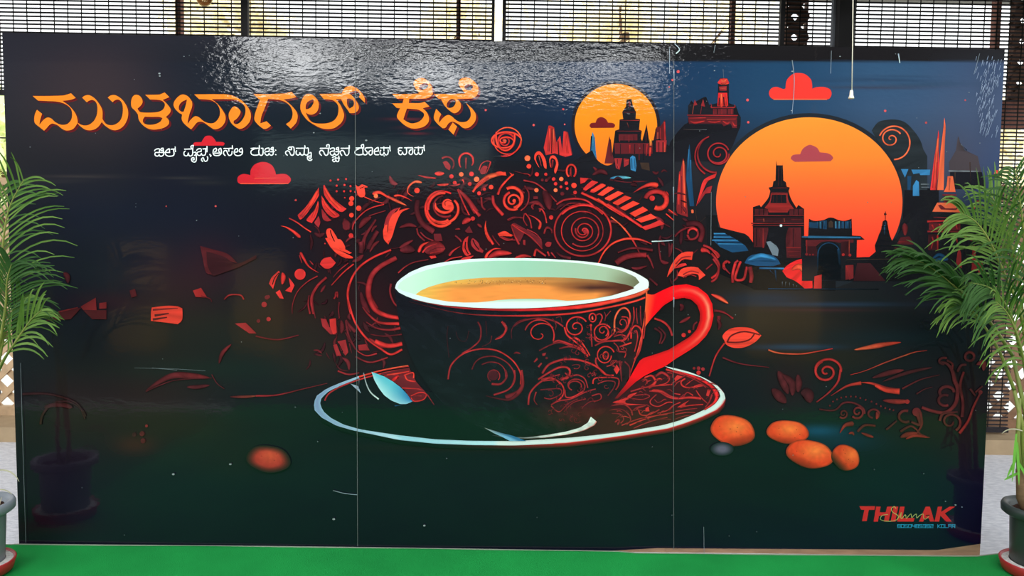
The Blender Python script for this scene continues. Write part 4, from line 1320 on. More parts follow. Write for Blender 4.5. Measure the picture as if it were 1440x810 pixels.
# cup body
cup = Sheet(0.0050); cup.brush = True; cup.win(0, 0, 1)
CL = P2("556,406 557,425 561,450 568,475 577,500 590,525 606,548 626,570 650,590 680,604 712,612 735,613")
CR = P2("911,406 908,425 904,450 899,475 892,505 884,530 872,552 858,570 844,585 836,591 820,600 800,606")
def cupc(u, v, x, y):
    c = mixc((25, 26, 33), (20, 30, 31), (y - 430) / 110)
    c = mixc(c, (24, 27, 29), (x - 700) / 150)
    c = mixc(c, (72, 26, 30), max(0, 1 - math.hypot((x - 830) / 95, (y - 580) / 34)) * 1.1)
    c = mixc(c, (60, 32, 32), max(0, (x - 858) / 60) * max(0, min(1, (y - 430) / 60)))
    return c
cup.loft(CL, CR, cupc, 40, 40)
cup.draw('''
W 0 0 1
s 1.0 5 d r 580,421 640,432 720,435.5 780,434
s 5 6 r o 780,434 830,429.5 870,421 900,412.5 911,404
s 0.8 2.2 f b 575,424 640,439 690,443.4 740,443.8
s 2.6 2.4 b a 740,443.8 800,441 850,433 890,424 907,418
s 1.8 1.4 o b 909,410 907,440 902,470 896,495 886,525
W 740 430 7.17
S 13 b b 140,285 8 150 -30 330 0.85
A 13 c b 130,300 150,160 -160,20
A 16 d c 120,290 290,165 -150,-30
s 10 8 d d 265,125 300,190 290,240
s 8 8 d d 300,120 345,110 360,170
S 15 b b 500,215 10 120 60 690 0.95
s 18 14 b b 385,215 410,290 480,350 560,420 620,515
s 14 12 c b 480,310 540,360 600,430 640,500
h 24 b a 490,320 560,370 640,500
A 13 b b 668,118 34,42 0,360
l 18 b o 668,100 665,120 672,140
s 13 13 c b 700,95 740,80 765,110 750,160 735,180
s 10 14 b c 650,190 655,300 662,410
d b 13 650,195
s 10 8 d c 785,60 800,100 790,150
s 8 8 c c 800,110 850,50
S 13 b b 770,250 12 60 0 420 1.0
S 14 b b 765,270 60 92 -60 330 1.0
s 18 14 c b 690,290 700,345 750,360 820,330 890,265
s 18 14 o b 890,260 890,140 930,50 985,20 1030,50 1045,120 1020,210 970,260 920,260
S 12 b c 965,175 10 62 90 500 1.25
s 12 12 b b 960,110 1020,120 1025,190 980,250
S 14 b b 795,500 60 94 0 340 1.05
A 13 b a 800,500 26,38 0,360
s 16 16 c b 705,520 700,570 740,640 800,690 880,700
s 12 10 c b 810,610 860,590 910,550
s 16 20 c b 690,400 780,360 900,350 990,340 1040,270 1060,220
s 12 14 c b 880,310 950,290 1000,310 960,360
s 18 14 c a 940,410 1000,390 1060,370
s 12 12 c c 880,370 920,410 930,450
s 14 10 c b 930,460 1000,470 990,520
p b 880,640! 910,590! 940,640! 910,690!
s 12 12 b d 1080,10 1085,120 1060,220
s 12 12 c d 1150,0 1150,100 1160,200
s 10 10 c c 1110,20 1110,90 1120,180
s 12 12 d b 1190,60 1195,200 1180,330
s 16 18 b b 1055,330 1060,240 1100,200 1150,230 1165,310 1140,450 1090,540
s 14 10 a c 1170,250 1150,400 1090,560
s 12 10 c b 1085,260 1110,250 1120,330 1090,460
s 20 10 c d 940,560 950,640 960,760
s 16 12 d c 990,560 1040,620 1040,740
s 18 16 c b 270,370 330,350 440,385 530,420 620,500
s 14 10 d c 130,450 250,390 350,370 480,420
s 16 12 d b 330,430 430,410 520,430 600,490
s 22 18 c b 160,680 230,590 370,540 500,540 620,570 720,620 800,690
s 18 22 c b 120,740 230,670 330,620 410,620 440,660 420,710 350,740
s 14 10 c c 150,740 260,710 340,690
h 40 c b 340,740 420,720 440,670
p c 75,560! 110,520! 115,540! 85,570!
p c 115,610! 150,570! 160,580! 130,620!
p c 160,480! 200,470! 190,500! 165,505!
d d 12 205,525
s 8 8 d c 460,600 500,590 540,600 520,630 480,630
W 740 520 7.17
s 18 14 c b 20,350 40,230 130,130 230,80 300,100 360,150 380,220 340,290 250,350
s 14 12 c b 160,110 290,100 340,140
s 12 10 d c 140,200 250,190 340,190 350,240 250,290 180,280
s 14 10 c d 100,220 80,300 110,350
s 16 12 c c 390,30 440,60 520,50 590,90 620,180
S 14 c c 490,160 60 110 120 420 0.8
A 13 c c 490,160 65,48 120,380
s 14 12 c b 390,200 400,270 470,270 560,220
s 14 12 c c 250,350 330,310 450,290 600,220 700,190
s 12 10 c d 250,360 330,420 420,340 520,290
s 12 10 d c 380,420 470,330 600,290
s 14 14 b c 670,140 690,85 800,75 920,85 930,150 900,200
s 10 12 c d 720,140 800,110 890,120 880,180 820,260
s 12 10 c c 660,260 740,240 750,290 680,320
s 10 10 c c 640,20 660,40 680,20 690,40 660,60
s 10 8 d c 560,380 640,320 720,310
W 580 430 7.17
s 20 12 b d 900,160 940,200 930,270 840,335
h 34 c b 905,160 945,230 900,310 830,340
s 16 14 d c 660,160 690,230 680,340 600,420 500,480
s 16 14 c b 360,740 390,600 500,490 640,440 780,435 900,470 1020,560 1090,680 1090,790
s 12 14 d c 600,640 640,560 720,515 830,510 940,560 1010,640 1030,720 1000,810
s 12 10 d c 700,590 780,565 870,580 930,640 940,720
A 12 d c 820,705 60,60 120,400
d e 50 815,700
s 8 6 f e 440,260 470,340 540,350 570,250
s 8 6 f e 360,200 350,320 370,520
s 7 6 e e 740,150 750,300
s 8 8 d e 800,300 780,370 700,410
s 10 8 e d 1000,330 1000,240 1060,160 1150,130
l 16 d c 1020,480 1050,470 1090,480
W 580 520 7.17
s 14 24 d c 940,0 950,70 890,140 800,140
s 12 18 c c 1030,0 1030,110 960,200 820,250
s 18 60 c d 1100,0 1110,140 1060,230 940,280
s 40 6 d e 1060,240 960,300 740,260
''')
random.seed(31); cup.win(0, 0, 1)
for i in range(110):      # fine chased curls on the lit half of the cup
    x, y = random.uniform(770, 896), random.uniform(448, 592)
    if y > 445 + (905 - x) * 1.15 + 40 or x > 903 - max(0, y - 440) * .42 or (x < 800 and y < 500): continue
    r = random.uniform(2, 6.5); a = random.uniform(0, 6.28); k = random.choice((1, -1)); n = 12
    P_ = [(x + r * (1 - .75 * j / n) * math.cos(a + k * 5 * j / n), y + r * (1 - .75 * j / n) * math.sin(a + k * 5 * j / n)) for j in range(n + 1)]
    c = mixc((96, 30, 38), (190, 62, 60), max(0, (x - 800) / 100) * random.random()); cup.stroke(P_, lambda u: 1.1, c, c, n=2)
# foot ring of the cup
cup.win(740, 520, 7.17)
cup.loft(P2("-340,655 -200,668 0,678 200,655 400,620 540,580 620,530 650,470"), P2("-340,660 -200,684 0,690 200,680 420,650 580,610 690,555 710,520"),
         lambda u, v, x, y: mixc((40, 46, 48), (215, 222, 212), u * 1.6) if v < .9 else mixc((40, 30, 32), (200, 70, 60), u * 1.3), 4, 50)
# mouth: lip, inside wall, drink
lip = Sheet(0.0061); lip.win(0, 0, 1)
LT = P2("556,405 557.5,398 564,391.5 577,382.5 596,374.5 619,369.5 640,366.5 665,364 695,363 740,363 770,364 817,367 841,369.8 873,376 888,381 901,387.5 910,393 912.5,398 911,405")
LB = P2("556,405 561,411 572,416.5 582,420.3 600,425 624,429 665,432.3 700,433.5 740,433.3 769,432 793,430 817,427.3 838,424.5 859,421 878,416.8 894,412 903,408.5 909,406 911,405")
lip.loft(LT, LB, lambda u, v, x, y: mixc((222, 246, 240), (236, 244, 236), u), 8, 90)
IT = P2("559,405 562,398 570,392 585,384.5 605,378 630,372.5 665,368 700,366.5 740,366.5 780,367.5 820,370.5 850,375 875,381 893,389 899,397")
IB = P2("559,405 568,409 580,412.5 592,416 610,420 652,425.5 690,425.5 720,424.5 750,424.5 783,424.5 806,423.5 832,421 860,415.8 885,408 899,397")
def wallc(u, v, x, y):
    c = mixc((206, 244, 214), (180, 222, 196), (x - 575) / 60); c = mixc(c, (160, 206, 178), (x - 640) / 90); c = mixc(c, (172, 190, 158), (x - 740) / 130)
    c = mixc(c, (112, 112, 84), max(0, (x - 850) / 45) * min(1, max(0, (y - 372) / 20)))
    return mixc(c, (232, 236, 226), max(0, (y - 421.5) / 3))
lip.loft(IT, IB, wallc, 14, 80)
DT = P2("584.6,414 592,408.5 603,403.5 620,398.5 638,394.6 660,392 680,390.4 710,389.8 740,389.6 770,389.7 804,390.6 830,392.6 846,394.3 864,397 880,400 888,402.5 892,405")
DB = P2("584.6,414 596,417 610,420.5 630,423.8 652,425.3 672,425 688,423.5 700,421.9 720,420.4 740,420 760,420 783,421.3 797,422.8 815,422 832,420.4 860,415.2 885,408 890,406 892,405")
def drinkc(u, v, x, y):
    c = mixc((238, 186, 84), (250, 150, 72), (x - 590) / 50)
    top = mixc((238, 178, 84), (196, 132, 72), (x - 640) / 130); top = mixc(top, (150, 104, 66), (x - 780) / 60)
    c = mixc(top, c, (v - .10) / .35)
    c = mixc(c, (168, 108, 56), max(0, 1 - abs(v - .26 - .05 * math.sin(x / 17)) / .14) * min(1, max(0, (x - 600) / 60)) * .55)
    dk = max(0, min(1, (x - 770) / 60)) * max(0, 1 - abs(v - .42) / .34)
    c = mixc(c, (78, 46, 40), dk * 1.1); c = mixc(c, (86, 46, 36), max(0, (x - 838) / 34))
    n = noise.noise(Vector((x * .05, y * .35, 3.0)))
    return tuple(k * (1 + .05 * n) for k in c)
lip.loft(DT, DB, drinkc, 18, 110)
random.seed(5)
for i in range(90):
    x = 640 + random.random() * 130; lip.disc((120, 74, 44) if i % 3 else (228, 176, 110), x, 397 + 2.6 * math.cos((x - 740) / 90) * -1 + random.gauss(0, 1.6) + 1.5, random.uniform(.4, .8), random.uniform(.3, .6), 6)
handle = Sheet(0.0061); handle.win(0, 0, 1)
HO = P2("909,413 918,414.5 930,408.5 946,401.5 965,399.5 981,403.7 994,413.5 1001,427 1002.7,444 999.5,459.5 992.5,472 981,484 968,493 950,504 935,514.6 920,521 906,528 893,537 880,549 868,560")
HI = P2("907,459 912,452 920,443 932.5,429.5 946.5,421 960.4,418.5 971.6,421 980,429 984,440 983.4,451 978.6,463.7 969,473.4 957.6,480.4 940,491.4 921,498 905,503 899,507 892,519 880,540 864,560")
def hc(u, v, x, y):
    base = mixc((232, 34, 32), (250, 20, 30), min(1, abs(u - .5) * 2.4))
    hl = max(0, 1 - abs(v - .34) / .22) * max(0, 1 - abs(u - .38) / .27)
    c = mixc(base, (255, 150, 112), hl * 1.0)
    c = mixc(c, (120, 22, 24), max(0, v - .72) * 2.6 * max(0, 1 - abs(u - .45) / .4))
    c = mixc(c, (255, 110, 50), max(0, 1 - u / .05) * .8)
    return mixc(c, (110, 30, 32), max(0, (u - .86) / .14))
handle.loft(HO, HI, hc, 12, 90)
# fruit lying on the table
fruits = []
def fruit(cx, cy, rx, ry, c, sh, rot=0.0, top=True, soft=False):
    f = Sheet(0.0046 + 0.0003 * len(fruits)); f.win(0, 0, 1)
    n, R_ = 40, 9; pts = [(cx, cy)]; cols = []
    def colr(x, y, t):
        u, w = (x - cx) / rx, (y - cy) / ry; q = math.hypot(u - sh[2], w + .25)
        g = mixc(c[0], c[1], q * 1.15); k = u * sh[0] + w * sh[1]
        g = mixc(g, c[2], (k - .30) * 1.35); n_ = noise.noise(Vector((x * .22, y * .22, 1.7)))
        g = tuple(p * (1 + .08 * n_) for p in g)
        return mixc(g, (17, 26, 27), max(0, (t - .55) / .45) if soft else max(0, (t - .92) / .08) * .5)
    cols.append(colr(cx, cy, 0)); fs = []
    for j in range(1, R_ + 1):
        t = j / R_
        for i in range(n):
            a = 2 * math.pi * i / n; wob = 1 + .035 * math.sin(2 * a + cx) + .02 * math.sin(5 * a)
            x, y = rx * t * wob * math.cos(a), ry * t * wob * math.sin(a)
            pts.append((cx + x * math.cos(rot) - y * math.sin(rot), cy + x * math.sin(rot) + y * math.cos(rot))); cols.append(colr(*pts[-1], t))
    fs += [(0, 1 + i, 1 + (i + 1) % n) for i in range(n)]
    fs += [(1 + j * n + i, 1 + (j + 1) * n + i, 1 + (j + 1) * n + (i + 1) % n, 1 + j * n + (i + 1) % n) for j in range(R_ - 1) for i in range(n)]
    f.put(pts, fs, cols)
    for i in range(5):
        a, t = random.random() * 6.28, random.random() ** .5 * .75
        f.disc(mixc(c[1], (90, 30, 20), .5), cx + rx * t * math.cos(a), cy + ry * t * math.sin(a), .8, .6, 6)
    fruits.append(f)
ORC = ((255, 128, 62), (228, 68, 38), (84, 28, 24))
fruit(1030, 605, 32, 21, ORC, (.25, .75, .15), .15)
fruit(1107, 607, 29, 17, ORC, (-.2, .8, .1), .05)
fruit(1138, 638, 33, 20, ORC, (-.55, .8, .25), .15)
fruit(1188, 643, 20, 18, ((246, 116, 56), (206, 64, 36), (26, 26, 24)), (-.9, .75, .45), .3)
fruit(378, 645, 31, 20, ((206, 80, 56), (160, 48, 44), (50, 24, 26)), (-.1, .6, .1), .1, soft=True)
stone = Sheet(0.0048); stone.win(0, 0, 1); stone.soft(1015, 631, 17, 10, (100, 92, 112), (17, 25, 28), core=.3, p=1.2)
# ------------------------------------------------------------------ the board
def print_mat():
    m = bpy.data.materials.new('glossy_print'); m.use_nodes = True; t = m.node_tree; b = t.nodes['Principled BSDF']
    a = t.nodes.new('ShaderNodeAttribute'); a.attribute_name = 'pigment'; t.links.new(a.outputs['Color'], b.inputs['Base Color'])
    b.inputs['IOR'].default_value = 1.47
    g = t.nodes.new('ShaderNodeNewGeometry'); mp = t.nodes.new('ShaderNodeMapping'); mp.inputs['Scale'].default_value = (1, 1, 2.2); t.links.new(g.outputs['Position'], mp.inputs[0])
    def nz(scale, detail, rough, src): 
        n = t.nodes.new('ShaderNodeTexNoise'); n.inputs['Scale'].default_value = scale; n.inputs['Detail'].default_value = detail; n.inputs['Roughness'].default_value = rough
        t.links.new(src, n.inputs['Vector']); return n
    n1 = nz(34, 3, .5, mp.outputs[0]); n3 = nz(2.2, 2, .5, g.outputs['Position']); n4 = nz(1.7, 1, .5, g.outputs['Position'])
    mw = t.nodes.new('ShaderNodeMapRange'); mw.inputs['From Min'].default_value = .42; mw.inputs['From Max'].default_value = .58; mw.inputs['To Min'].default_value = .35; mw.inputs['To Max'].default_value = 1.0
    t.links.new(n4.outputs[0], mw.inputs['Value'])
    bp = t.nodes.new('ShaderNodeBump'); bp.inputs['Distance'].default_value = 0.0013
    sz = t.nodes.new('ShaderNodeSeparateXYZ'); t.links.new(g.outputs['Position'], sz.inputs[0])      # the vinyl has cockled along its upper edge
    mz = t.nodes.new('ShaderNodeMapRange'); mz.interpolation_type = 'SMOOTHSTEP'; mz.inputs['From Min'].default_value = 1.58; mz.inputs['From Max'].default_value = 1.84; mz.inputs['To Min'].default_value = .20
    t.links.new(sz.outputs['Z'], mz.inputs['Value']); mm = t.nodes.new('ShaderNodeMath'); mm.operation = 'MULTIPLY'; t.links.new(mz.outputs[0], mm.inputs[0]); t.links.new(mw.outputs[0], mm.inputs[1]); t.links.new(mm.outputs[0], bp.inputs['Strength'])
    b2 = t.nodes.new('ShaderNodeBump'); b2.inputs['Strength'].default_value = 1.0; b2.inputs['Distance'].default_value = 0.0010
    t.links.new(n1.outputs[0], bp.inputs['Height']); t.links.new(n3.outputs[0], b2.inputs['Height']); t.links.new(b2.outputs[0], bp.inputs['Normal'])
    t.links.new(bp.outputs[0], b.inputs['Normal'])
    mrn = t.nodes.new('ShaderNodeMapRange'); mrn.inputs['To Min'].default_value = 0.03; mrn.inputs['To Max'].default_value = 0.09
    t.links.new(n3.outputs[0], mrn.inputs['Value']); t.links.new(mrn.outputs[0], b.inputs['Roughness'])
    return m
M_PRINT = print_mat()
TL, TR, BR, BL = B(3, 46), B(1413, 70), B(1378, 782), B(27, 766)
board = empty('backdrop_board', (0, 0, 0))
tag(board, 'large glossy printed board of a coffee cup under orange suns, standing on the green carpet', 'backdrop board')
# print colours: a coarse table of the ground tint, then smoky spots; some reflected haze included
gx = [0, 120, 250, 380, 500, 620, 740, 850, 950, 1100, 1250, 1420]
gy = [40, 85.2, 88.2, 150, 230, 300, 380, 450, 520, 600, 680, 790]
GT = [
 [(38,38,46)]*4 + [(30,30,36)]*4 + [(30,28,30)]*4,
 [(40,40,48),(40,38,46),(30,34,42),(26,30,36),(28,30,36),(28,30,36),(28,30,36),(28,30,36),(28,27,29),(28,26,28),(30,28,30),(40,40,44)],
 [(42,42,50),(46,42,48),(28,34,44),(22,30,38),(24,32,42),(24,34,48),(26,40,58),(26,46,72),(28,54,84),(34,66,96),(50,80,110),(62,76,104)],
 [(42,42,48),(48,44,48),(30,36,46),(24,32,42),(24,32,42),(24,34,48),(26,42,64),(26,48,76),(30,58,88),(38,68,98),(58,82,112),(72,84,110)],
 [(38,38,42),(36,36,42),(28,30,40),(26,32,38),(24,32,38),(24,30,36),(24,30,36),(28,30,40),(32,36,46),(36,44,56),(54,66,82),(58,74,108)],
 [(34,36,42),(26,30,42),(24,28,40),(24,26,36),(22,24,30),(22,23,27),(22,23,27),(24,26,28),(26,28,32),(32,36,42),(40,44,50),(34,44,66)],
 [(32,34,40),(28,32,40),(28,28,38),(24,26,36),(22,24,28),(20,22,26),(20,22,26),(20,22,26),(24,24,26),(28,28,32),(30,30,36),(22,26,36)],
 [(24,28,32),(26,28,38),(34,34,30),(32,32,30),(26,28,28),(20,22,28),(20,24,28),(20,24,28),(26,28,28),(34,32,30),(30,30,34),(20,24,30)],
 [(26,30,34),(26,30,34),(28,32,30),(22,32,32),(20,28,30),(18,26,28),(18,26,28),(20,26,28),(20,28,30),(22,28,30),(20,26,30),(18,20,24)],
 [(28,30,32),(30,30,32),(26,34,32),(22,34,32),(18,30,30),(18,30,30),(18,28,30),(18,28,30),(20,28,30),(18,32,32),(18,28,30),(24,24,28)],
 [(26,28,34),(24,32,36),(20,36,36),(18,34,34),(18,32,34),(18,32,34),(18,32,34),(18,32,34),(18,30,32),(17,32,32),(16,36,38),(18,26,42)],
 [(24,28,32),(20,34,36),(18,32,34),(16,30,32),(15,29,31),(15,29,31),(15,29,31),(16,30,33),(16,28,36),(15,28,38),(15,28,38),(16,24,38)],
]
GA = np.array([[lin(c) for c in r] for r in GT]); GA[:5] *= .88; GA[9:, :, 1] = np.maximum(GA[9:, :, 1] - .0065, .0035); GA[9:, :, 2] = np.maximum(GA[9:, :, 2] - .001, .004)
SPOTS = [  # x, y, rx, ry, colour, strength: smoky print patches, some painting in brown reflections
 (140,130,110,70,(58,46,50),.6),(300,375,40,40,(70,26,32),.25),(250,400,60,50,(60,34,34),.4),(150,425,60,16,(70,26,32),.25),(470,330,50,60,(44,24,28),.5),
 (420,430,60,50,(52,34,28),.6),(440,500,60,40,(46,36,30),.6),(200,560,90,60,(48,30,28),.5),(100,570,60,50,(44,30,30),.6),(240,600,90,24,(40,34,26),.4),(190,625,30,14,(70,34,30),.5),
 (520,440,60,80,(50,22,28),.7),(600,300,120,60,(40,20,26),.5),(700,300,90,60,(42,22,28),.6),(820,310,90,60,(44,22,28),.6),(680,350,120,20,(50,22,26),.6),
 (900,380,60,40,(42,24,26),.6),(980,340,50,50,(38,28,30),.5),(1040,400,70,40,(46,38,32),.5),(1050,440,60,40,(58,50,40),.6),(1130,440,80,36,(50,40,32),.6),(1170,500,90,30,(40,36,26),.6),
 (1150,580,100,50,(24,40,34),.5),(1110,540,40,40,(40,24,28),.6),(1340,560,50,60,(40,22,26),.6),(1290,600,80,30,(36,28,26),.5),(1360,620,40,60,(36,28,30),.4),
 (1240,430,120,30,(30,40,40),.5),(1330,470,70,60,(20,24,34),.6),(1180,620,60,16,(24,52,72),.5),(1150,606,34,8,(28,72,100),.8),(1080,420,60,10,(26,50,74),.5),(1180,428,110,3,(44,60,82),.7),(1160,436,80,2.5,(70,40,44),.6),
 (1290,330,60,50,(36,44,46),.5),(1300,420,60,20,(34,30,40),.5),(990,230,50,60,(44,40,42),.6),(960,200,60,40,(40,40,44),.6),(900,250,60,30,(40,38,38),.5),(1340,220,60,50,(76,74,84),.4),
 (640,580,140,30,(22,34,32),.3),(1000,620,30,20,(30,30,36),.5),(270,520,120,16,(24,40,34),.5),(700,630,200,6,(40,24,26),.4),(60,740,60,10,(50,26,34),.4),(330,640,60,30,(30,30,28),.4),
 (1250,475,120,14,(20,38,46),.5),(1120,488,60,4,(30,64,90),.7),(1300,118,70,3,(40,58,76),.5),(1240,123,90,2.4,(56,54,66),.8),(1230,113,90,2,(36,52,74),.7),(1250,108,70,2,(40,58,80),.6),
 (570,168,30,1.5,(96,36,44),.8),(585,180,26,1.3,(96,34,42),.8),(585,188,16,1.3,(90,34,42),.8),(110,248,60,2.2,(62,56,54),.6),(260,250,40,1.8,(56,54,54),.6),(90,255,36,1.8,(54,52,52),.5),(290,257,30,3,(46,46,46),.5),
 (70,265,50,3,(30,32,38),.6),
]
def paint(PX, PY):
    fx = np.interp(PX, gx, range(len(gx))); fy = np.interp(PY, gy, range(len(gy)))
    x0 = np.clip(fx.astype(int), 0, len(gx) - 2); y0 = np.clip(fy.astype(int), 0, len(gy) - 2)
    tx = (fx - x0)[:, None]; ty = (fy - y0)[:, None]; tx = tx * tx * (3 - 2 * tx)
    c = (GA[y0, x0] * (1 - tx) + GA[y0, x0 + 1] * tx) * (1 - ty) + (GA[y0 + 1, x0] * (1 - tx) + GA[y0 + 1, x0 + 1] * tx) * ty
    for x, y, rx, ry, col, s_ in SPOTS:
        w = np.exp(-((PX - x) / rx) ** 2 * 1.2 - ((PY - y) / ry) ** 2 * 1.2)[:, None] * s_
        c = c * (1 - w) + np.array(lin(col)) * w
    return c
SEAM0, SEAM1 = 0.0010, 0.0010
def edgeX(v, u): return (BL[0] + (TL[0] - BL[0]) * v) * (1 - u) + (BR[0] + (TR[0] - BR[0]) * v) * u
U1 = (B(500.5, 400)[0] + 1.83) / 3.66; U2 = (B(946.5, 400)[0] + 1.83) / 3.66
def panel(u0, u1, nu, nv=260, lift=0.0):
    vs, us = np.linspace(0, 1, nv), np.linspace(u0, u1, nu)
    UU, VV = np.meshgrid(us, vs); UU = UU.ravel(); VV = VV.ravel()
    X = (BL[0] + (TL[0] - BL[0]) * VV) * (1 - UU) + (BR[0] + (TR[0] - BR[0]) * VV) * UU
    lo = BL[1] + (BR[1] - BL[1]) * UU; hi = TL[1] + (TR[1] - TL[1]) * UU
    # the print stops short of the foot where bare ply shows
    bare = np.interp(UU, [0, 0.60, 0.66, 0.955, 1.0], [0.0, 0.0, 0.016, 0.022, 0.048 ])
    lo = lo + bare
    Z = lo + (hi - lo) * VV
    co = np.stack([X, np.full_like(X, -0.0002), Z], 1)
    # back to photo pixels to look the colour up
    D = co - np.array(CAM); zz = D @ np.array(FD); PX = 720 + F_PX * (D @ np.array(RX)) / zz; PY = 405 + F_PX * (D @ np.array(DN)) / zz
    colr = paint(PX, PY)
    idx = np.arange(nu * nv).reshape(nv, nu)
    f = np.stack([idx[:-1, :-1], idx[:-1, 1:], idx[1:, 1:], idx[1:, :-1]], -1).reshape(-1, 4)
    me = bpy.data.meshes.new('printed_panel'); me.from_pydata(co.tolist(), [], f.tolist())
    a = me.attributes.new('pigment', 'FLOAT_COLOR', 'POINT'); a.data.foreach_set('color', np.concatenate([colr, np.ones((len(colr), 1))], 1).astype(np.float32).ravel())
    me.materials.append(M_PRINT); o = bpy.data.objects.new('printed_panel', me); COL.objects.link(o); o.parent = board; return o
panel(0, U1, 180); panel(U1, U2, 170); panel(U2, 1, 170)
M_PLY = mat('raw_plywood', (150, 118, 92), 0.8, 0.2, var=.18, vscale=14, stretch=(1, 1, 6))
M_PLYDK = mat('ply_back', (92, 66, 48), 0.85, 0.2, var=.2, vscale=10)
ply = MB()
for a, b in ((0, U1), (U1, U2), (U2, 1)):
    xs0, xs1 = edgeX(0, a) , edgeX(0, b); xt0, xt1 = edgeX(1, a), edgeX(1, b)
    z0 = lambda u: BL[1] + (BR[1] - BL[1]) * u; z1 = lambda u: TL[1] + (TR[1] - TL[1]) * u
    e = 0.0006
    q = [(xs0 + e, 0, z0(a)), (xs1 - e, 0, z0(b)), (xt1 - e, 0, z1(b)), (xt0 + e, 0, z1(a))]
    ply.add(q + [(x, 0.018, z) for x, _, z in q], [(0, 1, 2, 3), (7, 6, 5, 4), (0, 4, 5, 1), (1, 5, 6, 2), (2, 6, 7, 3), (3, 7, 4, 0)])
ply.build('plywood_sheet', M_PLY, board)['label'] = 'bare brown plywood edge'
fr = MB()
for x in (-1.72, -0.55, 0.62, 1.72): fr.box((x - .02, .0185, 0.0), (x + .02, .06, 1.86))
for z in (.05, .95, 1.80): fr.box((-1.74, .06, z - .02), (1.74, .09, z + .02))
for x in (-1.72, 1.72): fr.bar((x, .08, 1.4), (x, .75, .02), .04, .04, n=Vector((1, 0, 0)))
fr.build('rear_frame', M_PLYDK, board)
# joints and scuffs: pale vinyl edges and scratches
M_SEAM = mat('vinyl_edge', (120, 124, 122), 0.5)
seam = Sheet(0.0070)
seam.draw('''
W 0 0 1
s 0.75 0.75 Q Q 500,88 500.5,300 501.5,420 502.5,560 503.5,767
s 0.65 0.65 Q Q 947,85 947,300 946.5,420 946.5,600 947,772
s 1.4 0.8 g x 947,98 947.5,120
s 1.3 0.9 g x 946.5,263 946.5,285
s 1.4 1.0 g x 947,418 947,432
s 0.6 0.6 x x 999.5,270 999,345
s 0.6 0.6 x x 989,740 989.5,778
s 0.5 0.6 x x 30.5,510 33,600 36,700 38,762
s 1.4 1.2 m g 916,339.5 930,339 945,338
s 1.0 0.8 x g 469,689 485,693 503,695
s 0.3 0.4 x x 190,517 240,518 290,521
s 0.5 0.5 x x 215,517 250,520
s 1.6 1.0 g m 1262,76 1264,89
s 1.0 0.7 x g 941,67 941,104
s 1.2 0.6 x g 1113,85 1116,115 1113,160
s 0.7 0.5 x g 1168,72 1167,104
s 1.0 1.6 g m 948,62 955,70 950,76
s 1.0 0.6 x x 1005,64 1003,75
s 0.6 0.4 x g 1376,76 1368,105
''')
random.seed(11)
seam.win(0, 0, 1)
for i in range(150):     # scuffed corner high on the right
    x = random.gauss(1392, 11); y = random.uniform(78, 190)
    if x > 1408 - (y - 70) * .05 or x < 1366: continue
    l = random.uniform(3, 11); sl = random.uniform(.15, .4)
    seam.stroke([(x, y), (x - l * sl, y + l)], lambda u: random.uniform(.35, .8), (150, 162, 182), (112, 126, 150))
for i in range(60):
    x, y = random.uniform(30, 1380), random.uniform(60, 760)
    seam.disc((110, 116, 118), x, y, random.uniform(.5, .9), n=6)
for x, y, r in ((225.5, 104, 1.6), (226, 107.5, 1.3), (260, 80, .8), (515.5, 197.8, 1.6), (442, 187, 1.2), (451, 160, 1.1), (470, 729, 2.0), (597, 738, 1.8), (325, 652, 1.8), (245, 666, 2.0), (1342, 709, 1.4), (1351, 712, 1), (1328, 704, 1), (1180, 80, 1), (1113, 101, 1.3), (1004, 100, 1.0), (1112, 156, 1.0)):
    seam.disc((150, 156, 156), x, y, r, r * .7, 8)
for sh, nm, lb in ((sun_small, 'printed_sun', 'small printed orange sun'), (sun_big, 'printed_sun', 'large printed sun, orange fading to red'), (sky, 'printed_skyline', None), (clouds, 'printed_clouds', 'red printed clouds'),
                   (sw, 'printed_swirls', 'red printed swirls and leaves'), (saucer, 'printed_saucer', None), (spoon, 'printed_spoon', None), (stone, 'printed_stone', None),
                   (title, 'title_lettering', 'orange lettering with maroon edge'), (tagline, 'tagline_lettering', 'small white lettering'), (credit, 'credit_lettering', 'red and blue credit line'), (seam, 'joints_and_scuffs', None)):
    sh.build(nm, M_PRINT, board, lb)
pc = cup.build('printed_cup', M_PRINT, board)
lip.build('cup_mouth', M_PRINT, pc, 'pale mint inside with milky coffee'); handle.build('cup_handle', M_PRINT, pc, 'glossy red handle')
for f in fruits: f.build('printed_fruit', M_PRINT, board)
